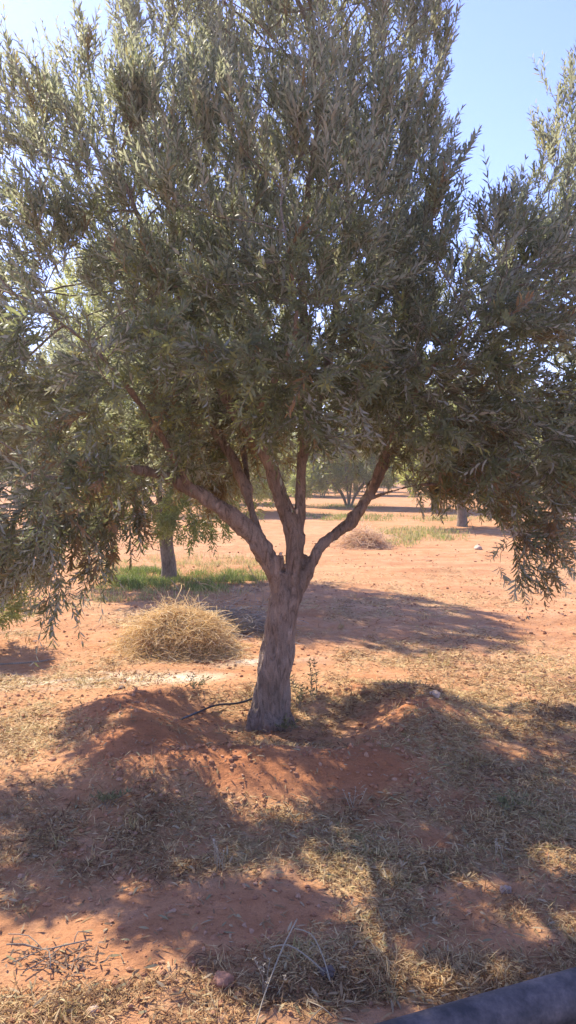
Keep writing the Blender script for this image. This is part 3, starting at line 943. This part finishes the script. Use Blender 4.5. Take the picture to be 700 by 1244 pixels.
# A: behind the straw heap, tall
A_ell = [(0, 0, 2.6, 1.7, 1.6, 1.1), (-.5, .2, 3.6, 1.2, 1.2, .9), (.7, -.2, 3.4, 1.1, 1.1, .9), (.2, 0, 4.4, .9, .9, .6), (.9, -.3, 1.6, .7, .8, .6), (-.9, .2, 1.8, .7, .8, .6), (.35, -.6, 1.05, .45, .5, .42), (1.0, -.1, 1.05, .3, .4, .4), (-.3, -.8, 1.25, .75, .5, .4), (.55, -.8, .95, .55, .4, .35), (-1.0, -.5, 1.15, .5, .5, .4), (.2, -.5, .8, .3, .3, .2)]
tA = other_tree(single_stem(.9, .095, 1.1, 6, 3, 3.6), A_ell, 3600, 5600, (.055, .085), 8, 21, leafW=.23, kill=.17)
gA = G(204, 703)
put(tA, gA[0], gA[1], 'shaded olive tree with straight trunk in green grass behind the straw heap', 0.0, 1.0)

# B: round bushy tree on several thin stems
stB = []
for k in range(6):
    a = 6.28 * k / 6 + .3
    stB.append(([(0.04 * math.cos(a), .04 * math.sin(a), -.1), (.25 * math.cos(a), .25 * math.sin(a), .4), (.7 * math.cos(a), .7 * math.sin(a), 1.0), (1.0 * math.cos(a), 1.0 * math.sin(a), 2.0)], [.035, .032, .025, .014]))
B_ell = [(0, 0, 1.3, 1.35, 1.25, .7), (.7, -.5, 1.1, .8, .8, .5), (0, 0, 1.9, 1.6, 1.5, 1.0), (-.9, 0, 1.2, .8, .8, .65), (-1.5, .1, .9, .55, .6, .6), (.9, .1, 1.5, .7, .8, .7), (0, 0, 2.5, 1.0, 1.0, .6), (.5, 0, 2.4, .7, .7, .7)]
tB = other_tree(stB, B_ell, 2000, 3600, (.09, .13), 6, 31, slen=(.22, .4), leafW=.26, tip=.006, kill=.22, zh=2.2)
gB = G(424, 616)
put(tB, gB[0], gB[1], 'rounded sunlit olive tree on several thin stems seen between the trunk and right limb', 0.0, 1.28)

# C: straight trunk under the right side
C_ell = [(0, 0, 2.3, 1.9, 1.8, 1.05), (-1.1, -.2, 1.6, .9, .9, .55), (1.0, -.2, 1.6, 1.0, .9, .6), (0, 0, 3.2, 1.3, 1.2, .7), (-1.3, -.6, 1.25, .9, .7, .45), (1.2, -.6, 1.15, .8, .7, .4), (0, -1.2, 1.4, .9, .5, .4)]
tC = other_tree(single_stem(1.0, .12, 1.2, 6, 8, 3.2), C_ell, 2400, 3900, (.07, .11), 7, 41, slen=(.2, .4), leafW=.25, tip=.005, kill=.22)
gC = G(561, 640)
put(tC, gC[0], gC[1], 'olive tree with pale straight trunk beyond the yellow green grass strip', 0.3, 1.0)

# copies farther away
spots = [
    (tC, 650, 612, 1.0, 'pale olive tree whose dark trunk stands near the white sack'),
    (tB, 300, 612, 1.0, 'low pale olive bush seen through the gap left of the middle limbs'),
    (tB, 275, 624, 1.25, 'pale sunlit olive bush showing between the left limb and the middle limbs'),
    (tC, 528, 620, 1.15, 'sunlit olive tree in the gap left of the pale straight trunk'),
    (tC, 612, 605, 1.2, 'olive tree filling the gap behind the right hanging branch'),
    (tB, 690, 618, 1.3, 'broad olive bush just behind the white sack'),
    (tB, 392, 604, .95, 'small olive bush just left of and behind the rounded many stemmed one'),
    (tC, 120, 625, 1.0, 'distant olive tree mostly hidden behind the hanging left branches'),
    (tB, 500, 600, 1.1, 'far olive tree seen under the right side foliage'),
    (tC, 350, 598, 1.1, 'far olive tree directly behind the fork of the nearest trunk'),
    (tB, 700, 600, 1.2, 'distant olive tree at the right edge of the orchard'),
    (tC, 20, 612, 1.2, 'distant olive tree at the left edge of the orchard'),
    (tB, 240, 600, 1.1, 'far olive bush behind the left limb'),
    (tC, 580, 598, 1.2, 'far olive tree right of the pale straight trunk'),
    (tB, 450, 592, 1.2, 'faint olive tree on the horizon above the right limb'),
    (tC, 180, 594, 1.2, 'faint olive tree on the horizon at the left'),
    (tB, 640, 593, 1.2, 'faint olive tree on the horizon at the right'),
]
for k, (src, px, py, s, lab) in enumerate(spots):
    c = copy_tree(src)
    g = G(px, py)
    put(c, g[0], g[1], lab, k * 1.7 + .5, s, group='olive trees across the orchard')
# horizon rows: too far to tell apart
k = 0
for row, yy in enumerate((46, 58, 75, 95, 125, 160)):
    for xx in np.arange(-0.46 * yy, 0.46 * yy, 5.2):
        c = copy_tree((tB, tC)[k % 2]); k += 1
        x_ = xx + rng.uniform(-1.2, 1.2); y_ = yy + rng.uniform(-3, 3)
        put(c, x_, y_, 'hazy little olive tree in the far rows along the horizon', k * 2.1, rng.uniform(1.0, 1.35), group='olive trees in the far rows')

# shrub at the left edge
stS = []
for k in range(7):
    a = 6.28 * k / 7 + .3
    stS.append(([(0.03 * math.cos(a), .03 * math.sin(a), -.05), (.12 * math.cos(a), .12 * math.sin(a), .3), (.25 * math.cos(a), .25 * math.sin(a), .7)], [.016, .012, .007]))
tS = other_tree(stS, [(0, 0, .55, .42, .42, .42), (0, 0, .9, .3, .3, .35)], 500, 700, (.05, .07), 7, 51, slen=(.14, .26), leafW=.2, tip=.002, kill=.13, zl=.1, zh=.6)
tS.name = "olive_shrub"
gS = G(-22, 783)
put(tS, gS[0], gS[1], 'pale leafy shrub at the left edge beside the drooping branch', 0, .85, 'shrub')


# ------------------------------------------------------------------ straw heaps
def straw_heap(name, label, px, py, rx, ry, h, n, L, Wd_, mat, seed, cat='straw heap'):
    r = np.random.default_rng(seed)
    g = G(px, py)
    z0 = gh(g[0], g[1])
    # core under the strands
    lumps = [(r.uniform(-.6, .6), r.uniform(-.5, .5), r.uniform(.32, .6), r.uniform(.5, 1.0)) for _ in range(9)] + [(-.1, 0, .55, 1.0), (.45, -.2, .45, .75), (-.6, -.1, .4, .55)]

    def HH(u, v):
        u = np.asarray(u, float); v = np.asarray(v, float)
        o_ = np.zeros_like(u)
        for cx, cy, rr, hh in lumps:
            o_ = np.maximum(o_, hh * np.clip(1 - ((u - cx) ** 2 + (v - cy) ** 2) / rr ** 2, 0, 1) ** .6)
        base_ = np.clip(1 - (u * u + v * v) ** 1.1, 0, 1)
        return h * np.clip(.28 * base_ + .72 * o_ * np.clip(base_ * 2.5, 0, 1), 0, 1)
    t = empty(name, (g[0], g[1], z0))
    k = 48; m = 14
    Vs = []; 
    for i in range(m + 1):
        rr_ = i / m
        for j in range(k):
            a = 2 * math.pi * j / k
            x = rr_ * rx * .9 * math.cos(a); y = rr_ * ry * .9 * math.sin(a)
            nn_ = mnoise.noise(Vector((x * 5 + seed, y * 5, 0))) * .3 + mnoise.noise(Vector((x * 14 + seed, y * 14, 2))) * .14
            z = float(HH(rr_ * math.cos(a), rr_ * math.sin(a))) * .85 * (1 + nn_ * .6) - .02 - .03 * rr_
            Vs.append((x, y, z))
    Fs = [(i * k + j, i * k + (j + 1) % k, (i + 1) * k + (j + 1) % k, (i + 1) * k + j) for i in range(m) for j in range(k)]
    link("core", mesh_np("core", np.array(Vs), [np.array(Fs)], simple(name + "_core", (0.46, 0.32, 0.15), 0.9, .4, 60, .6, .02), True), t)
    rr_ = np.sqrt(r.random(n)); a = r.uniform(0, 6.28, n)
    rr_ = rr_ * np.where(r.random(n) < .10, r.uniform(1.0, 1.6, n), 1.0)
    lump = 1 + 0.55 * (fbm(np.cos(a) * rr_ * 2.5 + 9, np.sin(a) * rr_ * 2.5 + seed, 5, 3) - .5) * 2
    x = rr_ * rx * np.cos(a) * (1 + .18 * np.sin(2 * a + seed) + .1 * np.sin(5 * a)); y = rr_ * ry * np.sin(a)
    z = HH(rr_ * np.cos(a), rr_ * np.sin(a)) * r.uniform(.8, 1.04, n)
    # each strand is a random arc lying on the heap
    hd = r.uniform(0, 6.28, n); LL = r.uniform(.5, 1.3, n) * L
    curv = r.normal(0, 3.6, n); pit = r.normal(0.02, .22, n) + (r.random(n) < .06) * r.uniform(.3, 1.2, n); pc = r.normal(-.9, .6, n)
    seg = 6
    p = np.stack([x, y, z], 1); pts = [p]
    for s in range(seg):
        f = s / seg
        hh = hd + curv * f; pp = pit + pc * f
        p = p + np.stack([np.cos(hh) * np.cos(pp), np.sin(hh) * np.cos(pp), np.sin(pp)], 1) * (LL / seg)[:, None]
        p = p.copy(); p[:, 2] = p[:, 2] + 0; p[:, 2] = np.maximum(p[:, 2], 0.004)
        pts.append(p)
    sd_ = unit(r.normal(size=(n, 3))); wv = r.uniform(.6, 1.3, n) * Wd_
    V = np.stack([q + s * sd_ * (wv / 2)[:, None] for q in pts for s in (-1, 1)], 1).reshape(-1, 3)
    b0 = (np.arange(n) * 2 * (seg + 1))[:, None]
    F = np.concatenate([b0 + np.array([[2 * s, 2 * s + 1, 2 * s + 3, 2 * s + 2]]) for s in range(seg)])
    link("strands", mesh_np("strands", V, [F], mat, False, {'tint': np.repeat(np.clip(r.normal(.55, .22, n), 0, 1), 2 * (seg + 1))}), t)
    tag(t, label, cat)
    return t


straw_heap("straw_heap", 'golden heap of tangled dry straw left of the nearest trunk', 216, 787, .42, .36, .33, 19000, .20, .0042, M_STRAW, 3)
M_STRAW_PINK = blade_mat("brush", [(0.46, 0.28, 0.15), (0.68, 0.46, 0.27), (0.84, 0.63, 0.40)], 0.4)
straw_heap("brush_heap", 'small pinkish heap of dry brush beyond the right limb', 441, 664, .45, .45, .30, 3000, .4, .009, M_STRAW_PINK, 5, 'brush heap')
straw_heap("brush_heap", 'grey brown heap of cut twigs behind the golden straw', 268, 762, .42, .35, .16, 900, .5, .006, blade_mat("greybrush", [(0.25, 0.2, 0.15), (0.42, 0.35, 0.26)], .1), 9, 'brush heap')


# ------------------------------------------------------------------ stones and clods
def rock_mesh(name, r, sq, mat, seed, sub=2):
    import bmesh
    bm = bmesh.new()
    bmesh.ops.create_icosphere(bm, subdivisions=sub, radius=1)
    for v in bm.verts:
        n = mnoise.noise(v.co * 1.3 + Vector((seed * 3.1, 0, 0))) * .45 + mnoise.noise(v.co * 3.5 + Vector((seed, 0, 0))) * .15
        v.co = v.co * (1 + n)
        v.co = Vector((v.co.x * r, v.co.y * r * .8, v.co.z * r * sq))
    me = bpy.data.meshes.new(name); bm.to_mesh(me); bm.free()
    me.materials.append(mat)
    for p in me.polygons: p.use_smooth = sub > 2
    return me


M_CLOD = simple("clod", (0.42, 0.20, 0.11), .95, .35, 60, .6)
M_STONE = simple("stone", (0.42, 0.28, 0.19), .85, .3, 40, .5)
M_DARK = simple("dark_stone", (0.13, 0.09, 0.07), .8, .3, 40, .4)
M_PALE = simple("pale_stone", (0.48, 0.34, 0.24), .8, .2, 40, .4)

# countless small clods: one object
import bmesh
bm = bmesh.new(); bmesh.ops.create_icosphere(bm, subdivisions=1, radius=1)
iv = np.array([v.co[:] for v in bm.verts]); iF = np.array([[v.index for v in f.verts] for f in bm.faces]); bm.free()
NC = 12000
cq = sample_ground(NC, -8, 8, 1.8, 16, lambda x, y: np.clip((fbm(x * 1.7, y * 1.7, 15) - .35) * 2.2 + 2.0 * np.clip(ring(x, y), 0, 1), .03, 1))
cr = (0.0025 + 0.009 * rng.random(NC) ** 5) * (1 + cq[:, 1] * .10) * (1 + 0.25 * np.clip(ring(cq[:, 0], cq[:, 1]) * 8, 0, 1))
jit = 1 + rng.normal(0, .22, (NC, len(iv), 1))
scl = rng.uniform(.6, 1.2, (NC, 1, 3)) * np.array([1, 1, .65])
VC = iv[None] * jit * cr[:, None, None] * scl
VC[:, :, 0] += cq[:, 0:1]; VC[:, :, 1] += cq[:, 1:2]; VC[:, :, 2] += (height(cq[:, 0], cq[:, 1]) + cr * .3)[:, None]
FC = (iF[None] + (np.arange(NC) * len(iv))[:, None, None]).reshape(-1, 3)
M_CRUMB = blade_mat("soil_crumb", [(0.28, 0.13, 0.07), (0.38, 0.18, 0.09), (0.42, 0.21, 0.11), (0.46, 0.27, 0.16)], 0.0, .95)
o = link("pebbles", mesh_np("pebbles", VC.reshape(-1, 3), [FC], M_CRUMB, False, {'tint': np.repeat(rng.random(NC), len(iv))}))
tag(o, 'soil crumbs and pebbles strewn over the ground', None, None, 'stuff')

ROCKS = [
    (398, 1177, .028, M_DARK, 'dark round clod at the end of the pale bent stem'),
    (614, 1078, .026, M_STONE, 'brown angular stone on the straw in dappled light'),
    (271, 1190, .034, M_CLOD, 'reddish earth clod left of the dry stalks'),
    (112, 1226, .020, M_PALE, 'whitish flat stone in the lower left sun'),
    (528, 874, .035, M_PALE, 'pale flat stone on the right ridge of the mound'),
    (148, 838, .026, M_DARK, 'small dark stone on the sunny soil above the mound'),
    (581, 667, .10, M_PALE, 'whitish stone under the tip of the right hanging branch'),
]
for k, (px, py, r_, m_, lab) in enumerate(ROCKS):
    g = G(px, py)
    o = link("stone", rock_mesh("stone", r_, .7, m_, k + 1, 3), None)
    o.location = (g[0], g[1], gh(g[0], g[1]) + r_ * .12); o.rotation_euler = (0, 0, k * 1.3)
    tag(o, lab, 'stone', 'stones lying about')


# ------------------------------------------------------------------ twigs, stalks, hose, pipe
def on_ground(pts, lift=0.006):
    out = []
    for (px, py, *z) in pts:
        g = G(px, py)
        out.append((g[0], g[1], gh(g[0], g[1]) + lift + (z[0] if z else 0)))
    return np.array(out)


# fallen twig, lower left, with dry leaves
b = Bag()
main = on_ground([(8, 1148, .01), (30, 1150, .015), (52, 1154, .01), (75, 1152, .012), (110, 1145, .008)])
b.tube(resample(main, [.002, .003, .0035, .003, .0015], .03)[0], .0026, 6)
for pts in ([(52, 1154, .01), (40, 1165, .02), (15, 1172, .012)], [(52, 1154, .01), (35, 1140, .02), (10, 1136, .01)], [(75, 1152, .01), (55, 1168, .01), (28, 1185, .01)], [(52, 1154, .01), (60, 1165, .03), (62, 1180, .01)], [(90, 1149, .01), (95, 1140, .02), (112, 1136, .005)]):
    q_ = on_ground(pts); b.tube(resample(q_, [.002] * len(q_), .03)[0], .0017, 5)
tw = b.build("fallen_twig", M_TWIG)
tag(tw, 'dark forked twig with curled leaves lying in the sunny lower left', 'twig')
n = 150
c0 = on_ground([(62, 1162)])[0]
bb_ = np.stack([c0[0] + rng.normal(0.02, .085, n), c0[1] + rng.normal(-.01, .035, n), np.zeros(n)], 1); bb_[:, 2] = height(bb_[:, 0], bb_[:, 1]) + rng.uniform(.002, .02, n)
Vq, Fq, Tq = make_leaves(bb_, unit(np.stack([rng.normal(size=n), rng.normal(size=n), rng.normal(0.1, .2, n)], 1)), unit(np.stack([rng.normal(0, .5, n), rng.normal(0, .5, n), np.ones(n)], 1)), rng.uniform(.02, .04, n), rng.uniform(.004, .008, n), rng.uniform(-.3, .4, n), np.full(n, .5))
link("leaves", mesh_np("leaves", Vq, Fq, simple("curled_leaf", (0.17, 0.10, 0.055), .8, .4, 50), False, {'tint': Tq}), tw)

b = Bag(); q_ = on_ground([(-15, 808, .01), (20, 807, .02), (45, 804, .012), (66, 801, .01)]); b.tube(resample(q_, [.01] * 4, .06)[0], .007, 6)
tag(b.build("dry_stick", M_TWIG), 'thin dark stick lying on the sunlit soil at the left edge', 'stick')

# pale bent stem, lower centre
b = Bag()
q_ = on_ground([(328, 1165, .045), (350, 1166, .05), (375, 1174, .035), (393, 1183, .02)]); b.tube(resample(q_, [.0025] * 4, .02)[0], .0024, 6)
q_ = on_ground([(358, 1150, .07), (378, 1157, .07), (392, 1172, .04), (402, 1190, .006)]); b.tube(resample(q_, [.002] * 4, .02)[0], .0019, 6)
q_ = on_ground([(402, 1190, .006), (396, 1180, .015), (393, 1183, .02)]); b.tube(q_, .0022, 6)
tag(b.build("bent_stem", M_DRYSTALK), 'pale bent dry stem arching over the shaded litter at the bottom centre', 'stem')
b = Bag()
q_ = on_ground([(311, 1243, .0), (322, 1218, .04), (342, 1180, .07), (361, 1158, .12)]); b.tube(resample(q_, [.0025] * 4, .02)[0], .002, 6)
tag(b.build("leaning_stem", M_DRYSTALK), 'long straight dry stem leaning up to the right at the bottom centre', 'stem')
b = Bag()
q_ = on_ground([(375, 1215, .01), (392, 1228, .02), (406, 1233, .005)]); b.tube(resample(q_, [.002] * 3, .02)[0], .0016, 6)
q_ = on_ground([(392, 1228, .02), (380, 1236, .01), (372, 1246, .0)]); b.tube(resample(q_, [.002] * 3, .02)[0], .0013, 6)
tag(b.build("forked_twig", M_DRYSTALK), 'small pale forked twig on the shaded soil left of the pipe', 'twig')


def stalk_plant(name, label, px, py, n, h, spread, mat, leaf=False, seed=0, thick=.0016, cat='dry weed'):
    r = random.Random(seed)
    g = G(px, py); z0 = gh(g[0], g[1])
    t = empty(name, (g[0], g[1], z0))
    b = Bag(); LV = []
    for k in range(n):
        a = r.uniform(0, 6.28); s = r.uniform(.1, 1) * spread; hh = h * r.uniform(.55, 1)
        b0 = np.array([r.uniform(-.02, .02), r.uniform(-.02, .02), -.01])
        tip = b0 + np.array([math.cos(a) * s, math.sin(a) * s, hh])
        mid = (b0 + tip) / 2 + np.array([r.uniform(-.01, .01), r.uniform(-.01, .01), .01])
        q_, _ = resample(np.array([b0, mid, tip]), [1, 1, 1], .02)
        b.tube(q_, np.linspace(thick, thick * .5, len(q_)), 5)
        for j in range(2, len(q_)):
            if leaf or j > len(q_) * .55:
                for _ in range(3 if leaf else 5):
                    dd = np.array([r.gauss(0, 1), r.gauss(0, 1), r.uniform(.3, 1.4)])
                    LV.append((q_[j], dd))
    b.build("stalks", mat, t)
    if LV:
        m_ = len(LV); B_ = np.array([l[0] for l in LV]); D_ = np.array([l[1] for l in LV])
        rr_ = np.random.default_rng(seed)
        L_ = rr_.uniform(.018, .035, m_) if leaf else rr_.uniform(.005, .009, m_)
        Vq, Fq, Tq = make_leaves(B_, D_, unit(rr_.normal(size=(m_, 3))), L_, L_ * (.28 if leaf else .4), rr_.uniform(0, .3, m_), rr_.uniform(.2, .9, m_))
        link("leaves" if leaf else "seed_head", mesh_np("leaves", Vq, Fq, M_WEED if leaf else mat, False, {'tint': Tq}), t)
    tag(t, label, cat)
    return t


M_WEED = blade_mat("weed_leaf", [(0.12, 0.12, 0.05), (0.20, 0.19, 0.08), (0.34, 0.28, 0.14)], .3)
stalk_plant("dry_weed", 'pair of tall pale dry stalks standing at the bottom centre', 326, 1200, 5, .14, .05, M_DRYSTALK, False, 4)
stalk_plant("dry_weed", 'thin pale dry stalks standing in the shaded litter left of centre', 268, 1055, 7, .13, .06, M_DRYSTALK, False, 7)
stalk_plant("dry_weed", 'single pale dry stalk on the shaded litter at the right', 605, 1040, 3, .11, .03, M_DRYSTALK, False, 9)
stalk_plant("dry_weed", 'small dry stalks on the front slope of the mound', 430, 985, 5, .10, .05, M_DRYSTALK, False, 12)
stalk_plant("leafy_weed", 'slender leafy weed standing right of the trunk base', 381, 850, 3, .30, .03, M_TWIG, True, 5, .002, 'weed')
stalk_plant("leafy_weed", 'shorter leafy weed close against the right of the trunk', 364, 858, 4, .22, .06, M_TWIG, True, 6, .002, 'weed')
stalk_plant("leafy_weed", 'low green weed growing left of the trunk base', 240, 850, 8, .10, .12, M_TWIG, True, 8, .0015, 'weed')
stalk_plant("leafy_weed", 'dark green weed in the shade at the right', 622, 985, 14, .07, .11, M_TWIG, True, 10, .0015, 'weed')
stalk_plant("leafy_weed", 'green weed patch in the shaded litter left of centre', 130, 985, 10, .06, .12, M_TWIG, True, 14, .0015, 'weed')
stalk_plant("leafy_weed", 'green weed at the very foot of the trunk', 350, 884, 10, .08, .06, M_TWIG, True, 15, .0015, 'weed')

# dark drip hose near the trunk
def plastic(name, c, rough, dust):
    m, t, b = mat_new(name)
    tc = N(t, "ShaderNodeTexCoord")
    n0 = N(t, "ShaderNodeTexNoise"); n0.inputs['Scale'].default_value = 9; n0.inputs['Detail'].default_value = 8; n0.inputs['Roughness'].default_value = .7
    t.links.new(tc.outputs['Object'], n0.inputs[0])
    n1 = N(t, "ShaderNodeTexNoise"); n1.inputs['Scale'].default_value = 120; n1.inputs['Detail'].default_value = 4
    t.links.new(tc.outputs['Object'], n1.inputs[0])
    geo = N(t, "ShaderNodeNewGeometry"); sx = N(t, "ShaderNodeSeparateXYZ"); t.links.new(geo.outputs['Normal'], sx.inputs[0])
    f = ramp(t, [(0.42, (0, 0, 0)), (0.72, (1, 1, 1))], n0.outputs[0])
    f = mixc(t, .6, f, n1.outputs[0], 'MULTIPLY')
    col = mixc(t, f, c, dust)
    t.links.new(col, b.inputs['Base Color'])
    b.inputs['Roughness'].default_value = rough
    bp = N(t, "ShaderNodeBump"); bp.inputs['Strength'].default_value = .15; bp.inputs['Distance'].default_value = .01
    t.links.new(n1.outputs[0], bp.inputs['Height']); t.links.new(bp.outputs[0], b.inputs['Normal'])
    return m


M_PIPE = plastic("black_plastic", (0.042, 0.036, 0.034), .7, (0.26, 0.20, 0.17))
M_HOSE = plastic("hose_plastic", (0.015, 0.02, 0.024), .35, (0.10, 0.08, 0.07))
b = Bag(); q_ = on_ground([(318, 852, .05), (290, 858, .03), (262, 862, .02), (240, 868, .015), (218, 880, -.01)]); b.tube(resample(q_, [.01] * 5, .03)[0], .007, 8)
tag(b.build("irrigation_hose", M_HOSE), 'black drip hose running from the mound to the trunk base', 'hose')

# big pipe lower right
a0 = G(455, 1280, .065); a1 = G(705, 1204, .065)
d_ = (a1 - a0) / np.linalg.norm(a1 - a0)
p0 = a0 - d_ * 1.2; p1 = a1 + d_ * 2.0
n = 30
pp = np.array([[p0[0] + (p1[0] - p0[0]) * t_, p0[1] + (p1[1] - p0[1]) * t_ + .012 * math.sin(t_ * 5), .058] for t_ in np.linspace(0, 1, n)])
pp[:, 2] += 0.5 * (height(pp[:, 0], pp[:, 1]).mean())
b = Bag()
b.tube(pp, .062, 40, cap=False)
pipe = empty("water_pipe", tuple(pp[0]))
b.V = [v - pp[0] for v in b.V]
b.build("pipe_wall", M_PIPE, pipe)
tag(pipe, 'thick dusty black plastic pipe crossing the lower right corner', 'pipe')

# white sack beside dark object, right edge in the distance
g = G(697, 634)
sk = empty("white_sack", (g[0], g[1], gh(g[0], g[1])))
me = rock_mesh("sack", .48, .62, simple("white_plastic", (0.80, 0.78, 0.76), .5, .06, 8, .8, .05), 8, 4)
o = link("bag_body", me, sk); o.location = (0, 0, .2)
b = Bag(); b.tube([(-.4, 0, .2), (-.5, 0, .22), (-.56, 0, .26)], [.08, .04, .07], 10); b.build("tied_neck", me.materials[0], sk)
tag(sk, 'white plastic sack lying on the soil at the right edge', 'sack')
g = G(676, 632)
o = link("brown_log", rock_mesh("brown_log", .30, .5, simple("log", (0.16, 0.09, 0.06), .9, .4, 12), 12, 3))
o.scale = (1.3, .7, .7); o.location = (g[0], g[1], gh(g[0], g[1]) + .08)
tag(o, 'dark brown lump of wood lying just left of the white sack', 'log')
# dusty dry air over the orchard
me = bpy.data.meshes.new("haze")
bm = bmesh.new(); bmesh.ops.create_cube(bm, size=1); bm.to_mesh(me); bm.free()
hz_o = link("haze", me)
hz_o.scale = (2400, 2400, 12.0); hz_o.location = (0, 700, 12.0 / 2 - 3.0)
mh = bpy.data.materials.new("dusty_air"); mh.use_nodes = True
th = mh.node_tree
for n_ in list(th.nodes):
    if n_.type != 'OUTPUT_MATERIAL': th.nodes.remove(n_)
pv = th.nodes.new("ShaderNodeVolumePrincipled")
pv.inputs['Color'].default_value = (0.97, 0.93, 0.86, 1)
pv.inputs['Density'].default_value = 0.0024
pv.inputs['Anisotropy'].default_value = 0.5
th.links.new(pv.outputs[0], th.nodes["Material Output"].inputs['Volume'])
me.materials.append(mh)
tag(hz_o, 'thin dusty air over the orchard', None, None, 'stuff')
print("objects", len(bpy.data.objects))
